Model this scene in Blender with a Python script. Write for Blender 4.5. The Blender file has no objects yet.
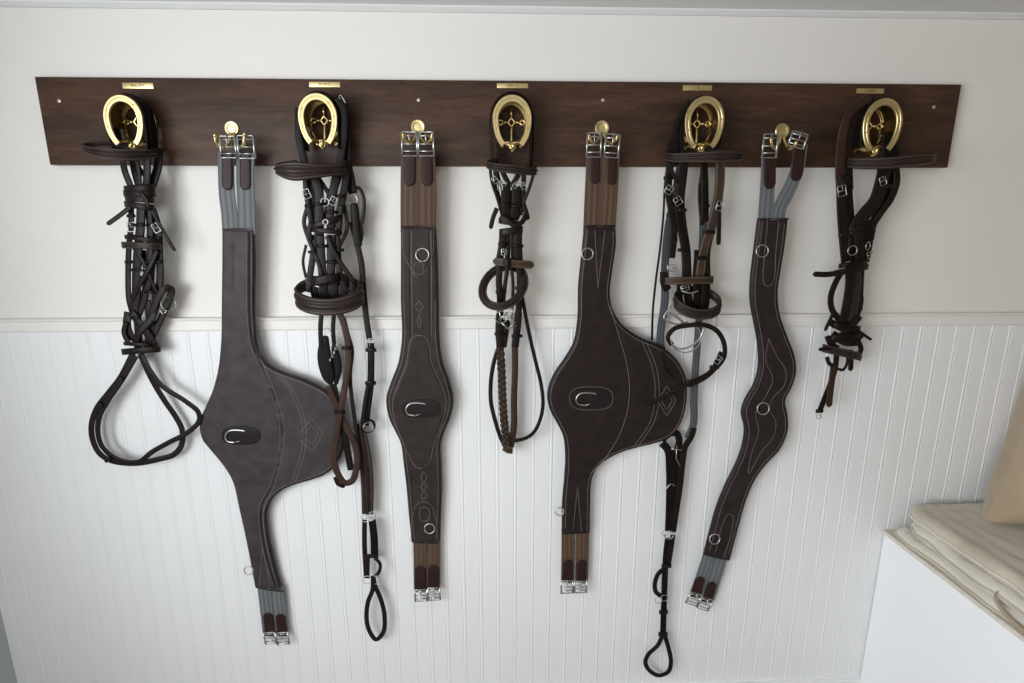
import bpy, math, random
import numpy as np
from mathutils import Vector, Matrix, noise
random.seed(7)
C = bpy.context.scene.collection
# ------------------------------------------------------------------ camera model
F, D, EYE = 569.0, 1.52, 1.58
p_, y_, r_ = math.radians(13.13), math.radians(-2.116), math.radians(0.02)
cy, sy, cp, sp = math.cos(y_), math.sin(y_), math.cos(p_), math.sin(p_)
FW = Vector((-sy*cp, cy*cp, -sp)); R0 = Vector((cy, sy, 0)); U0 = R0.cross(FW)
RT = R0*math.cos(r_)+U0*math.sin(r_); UP = U0*math.cos(r_)-R0*math.sin(r_)
CAM = Vector((0, -D, EYE))
def P(px, py, d=0.0):
    """a measured point: image position at d centimetres out from the wall (wall face is y=0)"""
    v = FW*F+RT*(px-512)+UP*(341.5-py)
    t = (D-d/100.0)/v.y
    return CAM+v*t
def scale_at(py, px=500, d=0):   # metres per pixel
    return (P(px+1, py, d)-P(px, py, d)).length

cam = bpy.data.cameras.new('camera'); co = bpy.data.objects.new('camera', cam); C.objects.link(co)
cam.sensor_width = 36; cam.lens = F/1024*36; cam.clip_start = .02
M = Matrix((RT, UP, -FW)).transposed().to_4x4(); M.translation = CAM
co.matrix_world = M
bpy.context.scene.camera = co

# ------------------------------------------------------------------ materials
def nt(name):
    m = bpy.data.materials.new(name); m.use_nodes = True
    n = m.node_tree.nodes; l = m.node_tree.links
    return m, n, l, n['Principled BSDF']
def setp(b, **k):
    for a, v in k.items():
        b.inputs[a.replace('_', ' ')].default_value = v
def ramp(n, stops):
    r = n.new('ShaderNodeValToRGB'); e = r.color_ramp.elements
    while len(e) < len(stops): e.new(.5)
    for x, (p, c) in zip(e, stops): x.position = p; x.color = (*c, 1)
    return r
def noise_mat(name, c1, c2, scale=8, rough=.5, bump=.1, bscale=300, metal=0, stretch=None, spec=.5, sheen=0, bdist=.0005):
    m, n, l, b = nt(name)
    tc = n.new('ShaderNodeTexCoord'); mp = n.new('ShaderNodeMapping'); l.new(tc.outputs['Object'], mp.inputs[0])
    if stretch: mp.inputs['Scale'].default_value = stretch
    t = n.new('ShaderNodeTexNoise'); t.inputs['Scale'].default_value = scale; t.inputs['Detail'].default_value = 6
    l.new(mp.outputs[0], t.inputs[0])
    r = ramp(n, [(.3, c1), (.7, c2)]); l.new(t.outputs[0], r.inputs[0]); l.new(r.outputs[0], b.inputs['Base Color'])
    setp(b, Roughness=rough, Metallic=metal, Specular_IOR_Level=spec)
    if sheen: setp(b, Sheen_Weight=sheen)
    if bump:
        t2 = n.new('ShaderNodeTexNoise'); t2.inputs['Scale'].default_value = bscale; l.new(tc.outputs['Object'], t2.inputs[0])
        bp = n.new('ShaderNodeBump'); bp.inputs['Strength'].default_value = bump; bp.inputs['Distance'].default_value = bdist
        l.new(t2.outputs[0], bp.inputs['Height']); l.new(bp.outputs[0], b.inputs['Normal'])
    return m
def leather(name, c, rough=.45, spec=.2, stitched=None):
    """hide with mottling; when stitched, a row of pale thread runs near both edges of the strap"""
    m = noise_mat(name, tuple(x*.75 for x in c), tuple(x*1.3 for x in c), 30, rough, .35, 700, spec=spec)
    if stitched:
        n, l = m.node_tree.nodes, m.node_tree.links; b = n['Principled BSDF']
        old = b.inputs['Base Color'].links[0].from_socket
        uv = n.new('ShaderNodeUVMap'); sx = n.new('ShaderNodeSeparateXYZ'); l.new(uv.outputs[0], sx.inputs[0])
        def ma(op, a, bb, c=None):
            q = n.new('ShaderNodeMath'); q.operation = op
            for i, v in enumerate((a, bb, c)):
                if v is None: continue
                if isinstance(v, (int, float)): q.inputs[i].default_value = v
                else: l.new(v, q.inputs[i])
            return q.outputs[0]
        a = ma('ABSOLUTE', ma('SUBTRACT', sx.outputs[0], .5), 0)
        near = ma('COMPARE', a, .36, .045)
        dash = ma('LESS_THAN', ma('FRACT', ma('MULTIPLY', sx.outputs[1], 230), 0), .65)
        mk = ma('MULTIPLY', near, dash)
        mx = n.new('ShaderNodeMix'); mx.data_type = 'RGBA'
        l.new(mk, mx.inputs[0]); l.new(old, mx.inputs[6]); mx.inputs[7].default_value = (*stitched, 1)
        l.new(mx.outputs[2], b.inputs['Base Color'])
    return m
def elastic(name, c1, c2):
    m, n, l, b = nt(name)
    uv = n.new('ShaderNodeUVMap'); sx = n.new('ShaderNodeSeparateXYZ'); l.new(uv.outputs[0], sx.inputs[0])
    w = n.new('ShaderNodeMath'); w.operation = 'MULTIPLY'; w.inputs[1].default_value = 18.8; l.new(sx.outputs[0], w.inputs[0])
    s = n.new('ShaderNodeMath'); s.operation = 'SINE'; l.new(w.outputs[0], s.inputs[0])
    r = ramp(n, [(0, c1), (1, c2)]); a = n.new('ShaderNodeMath'); a.operation = 'MULTIPLY_ADD'; a.inputs[1].default_value = .5; a.inputs[2].default_value = .5
    l.new(s.outputs[0], a.inputs[0]); l.new(a.outputs[0], r.inputs[0]); l.new(r.outputs[0], b.inputs['Base Color'])
    bp = n.new('ShaderNodeBump'); bp.inputs['Strength'].default_value = .5; bp.inputs['Distance'].default_value = .0006
    l.new(a.outputs[0], bp.inputs['Height']); l.new(bp.outputs[0], b.inputs['Normal'])
    setp(b, Roughness=.7, Sheen_Weight=.2)
    return m
def wood():
    m, n, l, b = nt('dark stained wood')
    tc = n.new('ShaderNodeTexCoord'); mp = n.new('ShaderNodeMapping'); mp.inputs['Scale'].default_value = (1, 6, 7)
    l.new(tc.outputs['Object'], mp.inputs[0])
    t = n.new('ShaderNodeTexNoise'); t.inputs['Scale'].default_value = 5.5; t.inputs['Detail'].default_value = 12; t.inputs['Roughness'].default_value = .78
    t.inputs['Distortion'].default_value = .6; l.new(mp.outputs[0], t.inputs[0])
    r = ramp(n, [(.32, (.026, .0135, .0085)), (.5, (.050, .0275, .0180)), (.68, (.082, .046, .028))]); l.new(t.outputs[0], r.inputs[0])
    mp2 = n.new('ShaderNodeMapping'); mp2.inputs['Scale'].default_value = (2, 5, 9); l.new(tc.outputs['Object'], mp2.inputs[0])
    t2 = n.new('ShaderNodeTexNoise'); t2.inputs['Scale'].default_value = 1.7; t2.inputs['Detail'].default_value = 3; l.new(mp2.outputs[0], t2.inputs[0])
    r2 = ramp(n, [(.35, (.80, .80, .82)), (.75, (1.5, 1.3, 1.12))]); l.new(t2.outputs[0], r2.inputs[0])
    mx = n.new('ShaderNodeMix'); mx.data_type = 'RGBA'; mx.blend_type = 'MULTIPLY'; mx.inputs[0].default_value = 1
    l.new(r.outputs[0], mx.inputs[6]); l.new(r2.outputs[0], mx.inputs[7]); l.new(mx.outputs[2], b.inputs['Base Color'])
    mp3 = n.new('ShaderNodeMapping'); mp3.inputs['Scale'].default_value = (3, 60, 60); l.new(tc.outputs['Object'], mp3.inputs[0])
    t3 = n.new('ShaderNodeTexNoise'); t3.inputs['Scale'].default_value = 8; l.new(mp3.outputs[0], t3.inputs[0])
    bp = n.new('ShaderNodeBump'); bp.inputs['Strength'].default_value = .25; bp.inputs['Distance'].default_value = .001
    l.new(t3.outputs[0], bp.inputs['Height']); l.new(bp.outputs[0], b.inputs['Normal'])
    setp(b, Roughness=.5, Specular_IOR_Level=.25)
    return m
M_PAINT = noise_mat('cream white wall paint', (.775, .748, .71), (.795, .768, .73), 2, .6, .06, 60)
M_BEAD = noise_mat('white painted beadboard', (.79, .79, .795), (.82, .82, .825), 2, .5, .05, 40)
M_CEIL = noise_mat('white ceiling paint', (.72, .72, .72), (.75, .75, .75), 2, .8, .05, 60)
M_FLOOR = noise_mat('grey concrete floor', (.25, .24, .23), (.32, .31, .30), 3, .7, .2, 40)
M_SIDE = noise_mat('pale grey green paint', (.45, .50, .50), (.48, .53, .53), 2, .5, .05, 60)
M_TAN = noise_mat('warm bounce tan', (.40, .31, .22), (.48, .38, .28), 3, .7, .1, 30, stretch=(1, 8, 1))  # for the unseen right wall, tan chosen to bounce warm light
M_CAB = noise_mat('white cabinet paint', (.89, .89, .90), (.91, .91, .92), 2, .45, .04, 60)
M_CABTOP = noise_mat('cabinet edge wood', (.62, .56, .48), (.70, .63, .55), 20, .6, .1, 60, stretch=(1, 6, 1))
M_WOOD = wood()
M_BRASS = noise_mat('polished brass', (.76, .58, .25), (.88, .70, .34), 40, .27, .15, 250, metal=1)
M_BRASSF = noise_mat('satin brass', (.62, .49, .24), (.74, .60, .31), 40, .38, .25, 400, metal=1)
M_BRASSD = noise_mat('dark old brass', (.35, .23, .08), (.60, .42, .17), 60, .35, .2, 250, metal=1)  # darker brass for the nails and plate pins
M_BRASSO = noise_mat('shade-darkened brass', (.10, .065, .025), (.22, .15, .06), 50, .45, .2, 250, metal=1)  # saddle brass, colour darkened to stand in for the shade inside the rack
M_STEEL = noise_mat('nickel steel', (.40, .40, .385), (.58, .58, .56), 80, .3, .1, 200, metal=1)
M_SCREW = noise_mat('grey screw steel', (.5, .47, .44), (.6, .57, .54), 80, .4, .1, 200, metal=1)
M_TEXT = noise_mat('engraved black fill', (.10, .06, .02), (.14, .09, .03), 80, .6, 0)
TH = (.30, .25, .21)
M_L = leather('dark havana leather', (.0118, .0076, .0064), .40, .15)
M_LK = leather('near black leather', (.0075, .0050, .0043), .40, .12)
M_LS = leather('dark stitched leather', (.0260, .0165, .0138), .40, .2, stitched=(.07, .055, .045))
M_LB = leather('brown leather', (.036, .017, .012), .45)
M_LG = leather('worn golden brown leather', (.044, .027, .019), .5, stitched=(.16, .12, .08))
M_G1 = leather('grey brown girth leather', (.045, .036, .037), .5)
M_G2 = leather('brown grey girth leather', (.028, .021, .0185), .48)
M_G3 = leather('dark chocolate girth leather', (.018, .0115, .0105), .45)
M_G4 = leather('aubergine brown girth leather', (.022, .0145, .0145), .45)
M_IN = leather('inset girth leather', (.014, .0105, .0100), .45)
M_TAB = leather('oxblood tab leather', (.026, .011, .010), .45)
M_THREAD = noise_mat('taupe thread', (.17, .145, .125), (.23, .20, .175), 80, .8, 0)
M_EG = elastic('slate grey elastic', (.078, .086, .092), (.145, .156, .163))
M_EGD = elastic('blue grey elastic', (.038, .045, .052), (.075, .087, .098))
M_EB = elastic('tobacco brown elastic', (.045, .022, .0095), (.098, .050, .023))
M_RUB = noise_mat('black rubber', (.004, .004, .004), (.007, .007, .007), 20, .6, .1, 200, spec=.15)
M_CLOTH = noise_mat('ecru quilted cotton', (.46, .40, .31), (.56, .50, .40), 9, .9, .5, 260, sheen=.3, bdist=.001)
M_CLOTH2 = noise_mat('cream cotton', (.60, .55, .47), (.68, .63, .55), 9, .9, .5, 260, sheen=.3, bdist=.001)
M_KHAKI = noise_mat('khaki cloth', (.34, .255, .165), (.42, .32, .215), 6, .9, .5, 350, sheen=.3, bdist=.001)

# ------------------------------------------------------------------ mesh tools
class G:
    def __init__(s): s.v = []; s.f = []; s.uv = []
    def add(s, v, f, uv=None):
        o = len(s.v); s.v += [tuple(x) for x in v]; s.f += [tuple(i+o for i in q) for q in f]
        s.uv += uv if uv else [(0, 0)]*len(v)
        return s
def link(name, g, mat, parent=None, smooth=True, autos=None):
    loc = world_loc(parent) if parent else Vector((0, 0, 0))
    if parent is None and g.v:
        xs = np.array(g.v); c = (xs.min(0)+xs.max(0))/2; loc0 = Vector((c[0], c[1], xs[:, 2].min()))
    else: loc0 = loc
    me = bpy.data.meshes.new(name)
    me.from_pydata([(a-loc0.x, b-loc0.y, c-loc0.z) for a, b, c in g.v], [], g.f)
    ul = me.uv_layers.new(name='UVMap')
    vi = np.zeros(len(me.loops), dtype=np.int32); me.loops.foreach_get('vertex_index', vi)
    ul.data.foreach_set('uv', np.array(g.uv, dtype=np.float32)[vi].ravel())
    me.materials.append(mat)
    if smooth: me.polygons.foreach_set('use_smooth', [True]*len(me.polygons))
    me.update()
    o = bpy.data.objects.new(name, me); C.objects.link(o)
    if parent: o.parent = parent
    else: o.location = loc0
    if autos is not None:
        me.set_sharp_from_angle(angle=math.radians(autos))
    return o
LOC = {}
def world_loc(p):
    v = Vector((0, 0, 0))
    while p is not None: v = v+p.location; p = p.parent
    return v
def thing(name, loc, label, cat, group=None):
    o = bpy.data.objects.new(name, None); C.objects.link(o); o.location = loc; o.empty_display_size = .02
    o['label'] = label; o['category'] = cat
    if group: o['group'] = group
    return o
def tag(o, label, cat, group=None):
    o['label'] = label; o['category'] = cat
    if group: o['group'] = group
    return o
def struct(o): o['kind'] = 'structure'; return o

def box(g, lo, hi, bev=0):
    (a, b, c), (x, y, z) = lo, hi
    if bev <= 0:
        v = [(a, b, c), (x, b, c), (x, y, c), (a, y, c), (a, b, z), (x, b, z), (x, y, z), (a, y, z)]
        g.add(v, [(0, 3, 2, 1), (4, 5, 6, 7), (0, 1, 5, 4), (1, 2, 6, 5), (2, 3, 7, 6), (3, 0, 4, 7)]); return g
    import bmesh
    bm = bmesh.new(); bmesh.ops.create_cube(bm, size=1)
    for w in bm.verts: w.co = Vector(((a+x)/2+w.co.x*(x-a), (b+y)/2+w.co.y*(y-b), (c+z)/2+w.co.z*(z-c)))
    bmesh.ops.bevel(bm, geom=bm.edges[:]+bm.verts[:], offset=bev, segments=2, affect='EDGES', profile=.6)
    bm.verts.ensure_lookup_table()
    g.add([w.co.copy() for w in bm.verts], [tuple(q.index for q in f.verts) for f in bm.faces]); bm.free(); return g

def catmull(pts, step=.004, closed=False):
    """pts: list of numpy rows (x,y,z,extra...) -> resampled smooth list"""
    A = np.array(pts, dtype=float); n = len(A)
    if n == 2 and not closed:
        k = max(2, int(np.linalg.norm(A[1, :3]-A[0, :3])/step)+1)
        return np.array([A[0]+(A[1]-A[0])*t for t in np.linspace(0, 1, k)])
    out = []
    segs = n if closed else n-1
    for i in range(segs):
        p0 = A[(i-1) % n] if closed or i > 0 else 2*A[0]-A[1]
        p1 = A[i]; p2 = A[(i+1) % n]
        p3 = A[(i+2) % n] if closed or i+2 < n else 2*A[n-1]-A[n-2]
        k = max(2, int(np.linalg.norm(p2[:3]-p1[:3])/step)+1)
        def dd(a, b): return max(np.linalg.norm(a[:3]-b[:3])**.5, 1e-4)
        t0 = 0; t1 = t0+dd(p0, p1); t2 = t1+dd(p1, p2); t3 = t2+dd(p2, p3)
        for t in np.linspace(t1, t2, k, endpoint=False):
            a1 = (t1-t)/(t1-t0)*p0+(t-t0)/(t1-t0)*p1; a2 = (t2-t)/(t2-t1)*p1+(t-t1)/(t2-t1)*p2; a3 = (t3-t)/(t3-t2)*p2+(t-t2)/(t3-t2)*p3
            b1 = (t2-t)/(t2-t0)*a1+(t-t0)/(t2-t0)*a2; b2 = (t3-t)/(t3-t1)*a2+(t-t1)/(t3-t1)*a3
            out.append((t2-t)/(t2-t1)*b1+(t-t1)/(t2-t1)*b2)
    if not closed: out.append(A[-1])
    return np.array(out)
def tube(g, pts, r, closed=False, seg=8, step=.004, raw=False, taper=False, sq=None):
    A = np.array([tuple(p) for p in pts], dtype=float) if raw else catmull([tuple(p) for p in pts], step, closed)
    n = len(A); A = A[:, :3]
    T = np.roll(A, -1, 0)-np.roll(A, 1, 0)
    if not closed: T[0] = A[1]-A[0]; T[-1] = A[-1]-A[-2]
    T /= np.linalg.norm(T, axis=1)[:, None]+1e-12
    ref = np.array((0, -1., 0)) if abs(T[0][1]) < .9 else np.array((0, 0, 1.))
    N = []; cur = ref
    for t in T:
        cur = cur-t*np.dot(cur, t); cur /= np.linalg.norm(cur)+1e-12; N.append(cur)
    v = []; f = []
    for i in range(n):
        b = np.cross(T[i], N[i]); rr = r
        if taper and not closed:
            if i == 0 or i == n-1: rr = r*.55
        for k in range(seg):
            a = 2*math.pi*(k+.5)/seg
            v.append(A[i]+(N[i]*math.cos(a)+b*math.sin(a))*rr)
    m = n if closed else n-1
    for i in range(m):
        j = (i+1) % n
        for k in range(seg):
            q = (k+1) % seg; f.append((i*seg+k, i*seg+q, j*seg+q, j*seg+k))
    if not closed:
        f.append(tuple(range(seg))[::-1]); f.append(tuple((n-1)*seg+k for k in range(seg)))
    return g.add(v, f)
PROF = {
    'flat': [(-1, .25), (-.93, .8), (-.7, 1), (0, 1), (.7, 1), (.93, .8), (1, .25)],
    'pad': [(-1, .2), (-.93, .6), (-.75, .75), (-.6, .7), (-.5, 1.1), (-.25, 1.7), (0, 1.9), (.25, 1.7), (.5, 1.1), (.6, .7), (.75, .75), (.93, .6), (1, .2)],
    'ridge': [(-1, .3), (-.92, .9), (-.75, 1.1), (-.55, .9), (-.4, .4), (-.25, 1.1), (0, 1.5), (.25, 1.1), (.4, .4), (.55, .9), (.75, 1.1), (.92, .9), (1, .3)],
    'round': [(math.cos(a), .15+math.sin(a)*1.0) for a in np.linspace(math.pi, 0, 9)],
}
def strap(g, pts, w, t=2.6, face='cam', prof='flat', twist=0, closed=False, step=.004, tip=None, pxw=True):
    """pts rows (px,py,d_cm[,w_px[,twist_deg]]) ; w in pixels at that place; t thickness in mm"""
    rows = []
    for q in pts:
        p = P(q[0], q[1], q[2]); ww = (q[3] if len(q) > 3 and q[3] else w)*scale_at(q[1], q[0], q[2])
        rows.append((p.x, p.y, p.z, ww, q[4] if len(q) > 4 else twist))
    return strap3(g, rows, t, face, prof, closed, step, tip)
def strap3(g, rows, t=2.6, face='cam', prof='flat', closed=False, step=.004, tip=None):
    A = catmull(rows, step, closed); n = len(A)
    X = A[:, :3]
    T = np.roll(X, -1, 0)-np.roll(X, 1, 0)
    if not closed: T[0] = X[1]-X[0]; T[-1] = X[-1]-X[-2]
    T /= np.linalg.norm(T, axis=1)[:, None]+1e-12
    pr = PROF[prof]; th = t/1000
    L = np.concatenate([[0], np.cumsum(np.linalg.norm(np.diff(X, axis=0), axis=1))])
    v = []; f = []; uv = []; K = len(pr)+2; lastW = None
    for i in range(n):
        if face == 'cam':
            nrm = np.array((0, -1., 0)); Wd = np.cross(T[i], nrm)
            if np.linalg.norm(Wd) < .15 and lastW is not None: Wd = lastW-T[i]*np.dot(lastW, T[i])
        else:
            ref = {'z': np.array((0, 0, 1.)), 'y': np.array((0, -1., 0)), 'x': np.array((1., 0, 0))}[face] if isinstance(face, str) else np.array(face, float)
            Wd = ref-T[i]*np.dot(ref, T[i])
        Wd /= np.linalg.norm(Wd)+1e-12
        if lastW is not None and np.dot(Wd, lastW) < 0 and face == 'cam': pass
        lastW = Wd
        Nd = np.cross(Wd, T[i])
        if face == 'cam' and Nd[1] > 0: Nd = -Nd; Wd = -Wd
        if face == 'z' and False: pass
        tw = math.radians(A[i, 4])
        if tw:
            Wd, Nd = Wd*math.cos(tw)+Nd*math.sin(tw), Nd*math.cos(tw)-Wd*math.sin(tw)
        hw = A[i, 3]/2
        if tip and not closed:
            for e, d in (('s', L[i]), ('e', L[-1]-L[i])):
                if e in tip and d < hw: hw = max(hw*math.sqrt(max(0, 1-(1-d/hw)**2)), hw*.25)
        for u, h in pr:
            v.append(X[i]+Wd*u*hw+Nd*(h-.5)*th); uv.append((.5+u/2, L[i]))
        v.append(X[i]+Wd*hw*.95-Nd*.5*th); uv.append((1, L[i]))
        v.append(X[i]-Wd*hw*.95-Nd*.5*th); uv.append((0, L[i]))
    m = n if closed else n-1
    for i in range(m):
        j = (i+1) % n
        for k in range(K):
            q = (k+1) % K; f.append((i*K+k, j*K+k, j*K+q, i*K+q))
    if not closed:
        f.append(tuple(range(K))); f.append(tuple((n-1)*K+k for k in range(K))[::-1])
    return g.add(v, f, uv)
def braid(g, pts, w, step=.0022):
    rows = []
    for q in pts:
        p = P(q[0], q[1], q[2]); rows.append((p.x, p.y, p.z, w*scale_at(q[1], q[0], q[2])))
    A = catmull(rows, step); X = A[:, :3]; L = np.concatenate([[0], np.cumsum(np.linalg.norm(np.diff(X, axis=0), axis=1))])
    T = np.gradient(X, axis=0); T /= np.linalg.norm(T, axis=1)[:, None]
    B = np.cross(T, np.array((0, -1., 0))); B /= np.linalg.norm(B, axis=1)[:, None]
    W = A[:, 3]
    pitch = W.mean()*2.1
    for k in range(3):
        a = 2*math.pi*(L/pitch+k/3)
        Q = X+B*(np.sin(a)*W*.3)[:, None]+np.array((0, -1., 0))*(np.sin(2*a)*W*.16)[:, None]
        tube(g, Q, W.mean()*.23, raw=True, seg=6)
    return g
def ring3(g, c, r, tr, nrm=(0, -1, 0), up=(0, 0, 1), a0=0, a1=360, sx=1, seg=8):
    c = np.array(tuple(c)); nrm = np.array(nrm, float); nrm /= np.linalg.norm(nrm); up = np.array(up, float)
    up = up-nrm*np.dot(up, nrm); up /= np.linalg.norm(up); rt = np.cross(up, nrm)
    cl = abs(a1-a0) >= 360; k = max(8, int(28*abs(a1-a0)/360))
    pts = [c+rt*math.cos(math.radians(a))*r*sx+up*math.sin(math.radians(a))*r for a in np.linspace(a0, a1, k, endpoint=not cl)]
    return tube(g, pts, tr, closed=cl, raw=True, seg=seg)
def ring(g, px, py, d, rpx, trmm=1.3, **k):
    s = scale_at(py, px, d); return ring3(g, P(px, py, d), rpx*s, trmm/1000, **k)
def buckle(g, px, py, d, w, h, ang=0, tr=1.1, bar=True, prong=True):
    """rectangular frame; ang = rotation in the wall plane"""
    s = scale_at(py, px, d); c = P(px, py, d); a = math.radians(ang)
    X = Vector((math.cos(a), 0, math.sin(a))); Z = Vector((-math.sin(a), 0, math.cos(a)))
    hw, hh = w*s/2, h*s/2
    cs = [c+X*hw*sx_+Z*hh*sz for sx_, sz in ((-1, -.9), (-.88, -1), (.88, -1), (1, -.9), (1, .9), (.88, 1), (-.88, 1), (-1, .9))]
    tube(g, cs, tr/1000, closed=True, raw=True, seg=6)
    if bar: tube(g, [c-X*hw, c+X*hw], tr/1000*.9, raw=True, seg=6)
    if prong: tube(g, [c+Vector((0, -.002, 0)), c+Z*hh*.5+Vector((0, -.004, 0)), c+Z*hh*1.15+Vector((0, -.0025, 0))], tr/1000*.8, raw=True, seg=6)
    return g

# ------------------------------------------------------------------ the setting
XL = P(4, 612, 0).x; XR = 2.35; CEIL = P(500, 8, 0).z; BACK = -3.3
zr_top = (P(0, 318.6).z+P(1023, 311.6).z)/2; zr_bot = (P(0, 331).z+P(1023, 323.5).z)/2
g = G(); box(g, (XL-.12, 0, 0), (XR+.12, .12, CEIL+.1)); struct(link('wall_back', g, M_PAINT, smooth=False))
g = G(); box(g, (XL-.12, BACK, -.1), (XR+.12, .12, 0)); struct(link('floor', g, M_FLOOR, smooth=False))
g = G(); box(g, (XL-.12, BACK, CEIL), (XR+.12, 0, CEIL+.1)); struct(link('ceiling', g, M_CEIL, smooth=False))
# beadboard dado: extruded profile with real grooves and beads
per = .0515; x0 = P(1023, 340).x - 64*per; z0, z1 = .09, zr_bot+.004
prof = []
k = 0
x = x0
while x < XR:
    for dx, dy in ((-.0058, 0), (-.0046, .0008), (-.0034, .0), (-.0019, -.0006), (0, -.0008), (.0019, -.0006), (.0034, .0), (.0046, .0008), (.0058, 0)):
        if XL < x+dx < XR: prof.append((x+dx, -.009+dy))
    x += per
prof = [(XL, -.009)]+prof+[(XR, -.009)]
g = G(); v = []; f = []
for (a, b) in prof: v += [(a, b, z0), (a, b, z1)]
for i in range(len(prof)-1): f.append((2*i, 2*i+2, 2*i+3, 2*i+1))
o = len(v); v += [(XL, 0.001, z0), (XL, .001, z1), (XR, .001, z0), (XR, .001, z1)]
f += [(o, 0, 1, o+1), (2*len(prof)-2, o+2, o+3, 2*len(prof)-1)]
g.add(v, f); struct(link('trim_1', g, M_BEAD, smooth=False))
# dado rail with rounded nose
def moulding(name, prof, mat, xa, xb):
    v = []; f = []; n = len(prof)
    for X in (xa, xb): v += [(X, a, b) for a, b in prof]
    for i in range(n): j = (i+1) % n; f.append((i, n+i, n+j, j))
    f += [tuple(range(n))[::-1], tuple(range(n, 2*n))]
    return struct(link(name, G().add(v, f), mat, smooth=False))
moulding('trim_2', [(.002, zr_bot-.002), (-.013, zr_bot-.002), (-.0155, zr_bot+.002), (-.0155, zr_top-.008), (-.0185, zr_top-.006), (-.0200, zr_top-.003), (-.0185, zr_top), (.002, zr_top)], M_PAINT, XL, XR)
g = G(); box(g, (XL, -.02, 0), (XR, .001, .095), .004); struct(link('baseboard_back', g, M_BEAD, smooth=False))
moulding('trim_3', [(.002, CEIL-.012), (-.006, CEIL-.012), (-.016, CEIL-.004), (-.016, CEIL+.001), (.002, CEIL+.001)], M_CEIL, XL, XR)
# left wall with a window opening nearer the viewer
OX = -.02
WY0, WY1, WZ0, WZ1 = -2.85, -.95, .85, 1.95
g = G()
box(g, (XL-.12, WY1, 0), (XL, 0, CEIL)); box(g, (XL-.12, BACK, 0), (XL, WY0, CEIL))
box(g, (XL-.12, WY0, 0), (XL, WY1, WZ0)); box(g, (XL-.12, WY0, WZ1), (XL, WY1, CEIL))
struct(link('wall_left', g, M_SIDE, smooth=False))
g = G()
for (a, b, c, d) in ((WY0, WY0+.05, WZ0, WZ1), (WY1-.05, WY1, WZ0, WZ1), (WY0, WY1, WZ0, WZ0+.05), (WY0, WY1, WZ1-.05, WZ1), ((WY0+WY1)/2-.02, (WY0+WY1)/2+.02, WZ0, WZ1)):
    box(g, (XL-.09, a, c), (XL-.04, b, d), .003)
wf = struct(link('window_1', g, M_CAB, smooth=False))
g = G(); box(g, (XL-.1, WY0-.03, WZ0-.03), (XL+.03, WY1+.03, WZ0), .004); struct(link('sill', g, M_CAB, wf, smooth=False))
g = G(); box(g, (XR, BACK, 0), (XR+.12, 0, CEIL)); struct(link('wall_right', g, M_TAN, smooth=False))

g = G(); box(g, (OX, BACK-.12, 0), (XR+.12, BACK, CEIL)); box(g, (XL-.12, BACK-.12, 1.98), (OX, BACK, CEIL)); box(g, (XL-.12, BACK-.12, 0), (XL+.22, BACK, 1.98))  # unseen wall added to dim the right side, its opening set for the falloff
struct(link('light_block_front', g, M_PAINT, smooth=False))
# ------------------------------------------------------------------ the rack board
bt = (P(35, 77.5, 2).z+P(961, 83.5, 2).z)/2; bb = (P(50, 165.5, 2).z+P(948, 167, 2).z)/2
bx0 = (P(35, 79, 2).x+P(50, 166, 2).x)/2; bx1 = (P(961, 86, 2).x+P(948, 168, 2).x)/2
BF = 2.0   # board front, cm from the wall
rack = thing('rack_board', Vector(((bx0+bx1)/2, 0, bb)), 'long dark-stained wooden board screwed to the white wall, carrying all hooks', 'board')
g = G(); box(g, (bx0, -.0200, bb), (bx1, 0.0005, bt), .0018); link('plank', g, M_WOOD, rack, autos=30)
for (px, py) in ((59, 101), (418.6, 100), (603, 100), (934, 107)):
    g = G(); c = P(px, py, BF); ang = random.random()*3
    vs = []; fs = []; n = 16
    for r, h in ((.0045, 0), (.0043, .0008), (.003, .0012)):
        vs += [(c.x+r*math.cos(2*math.pi*k/n), -.02-h, c.z+r*math.sin(2*math.pi*k/n)) for k in range(n)]
    for j in range(2):
        for k in range(n): fs.append((j*n+k, j*n+(k+1) % n, (j+1)*n+(k+1) % n, (j+1)*n+k))
    fs.append(tuple(2*n+k for k in range(n)))
    g.add(vs, fs); link('screw', g, M_SCREW, rack)

# name plates
def plate(px0, px1, py0, py1, text, label, dy=0):
    a = P(px0, py1+dy, BF); b = P(px1, py0+dy, BF)
    t = thing('name_plate', Vector(((a.x+b.x)/2, -.02, a.z)), label, 'name plate', 'brass name plates along the top of the board')
    g = G(); box(g, (a.x, -.0212, a.z), (b.x, -.0199, b.z), .0005); link('plate', g, M_BRASSF, t, autos=30)
    cu = bpy.data.curves.new('lettering', 'FONT'); cu.body = text; cu.size = (b.z-a.z)*.82; cu.align_x = 'CENTER'; cu.align_y = 'CENTER'; cu.extrude = .0002
    ob = bpy.data.objects.new('tmp', cu); C.objects.link(ob)
    dg = bpy.context.evaluated_depsgraph_get(); me = bpy.data.meshes.new_from_object(ob.evaluated_get(dg)); bpy.data.objects.remove(ob)
    g = G(); cx, cz = (a.x+b.x)/2, (a.z+b.z)/2
    g.add([(cx+v.co.x, -.0214-v.co.z, cz+v.co.y) for v in me.vertices], [tuple(q.vertices) for q in me.polygons])
    link('lettering', g, M_TEXT, t, smooth=False)
    for sx_ in (a.x+.003, b.x-.003):
        g = ring3(G(), (sx_, -.0213, cz), .0007, .0006, seg=6); link('pin', g, M_BRASSD, t)
PL = 'small brass name plate above the %s'
plate(123, 153, 83, 88.5, 'RALPH', PL % 'first horseshoe bridle rack from the left')
plate(309.5, 340, 82, 87, 'RITA 2', PL % 'second horseshoe bridle rack from the left')
plate(497, 528, 83.5, 88, 'BEN  1', PL % 'middle horseshoe bridle rack')
plate(682.7, 712, 85.5, 90.5, 'J B', PL % 'fourth horseshoe bridle rack from the left')
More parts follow.
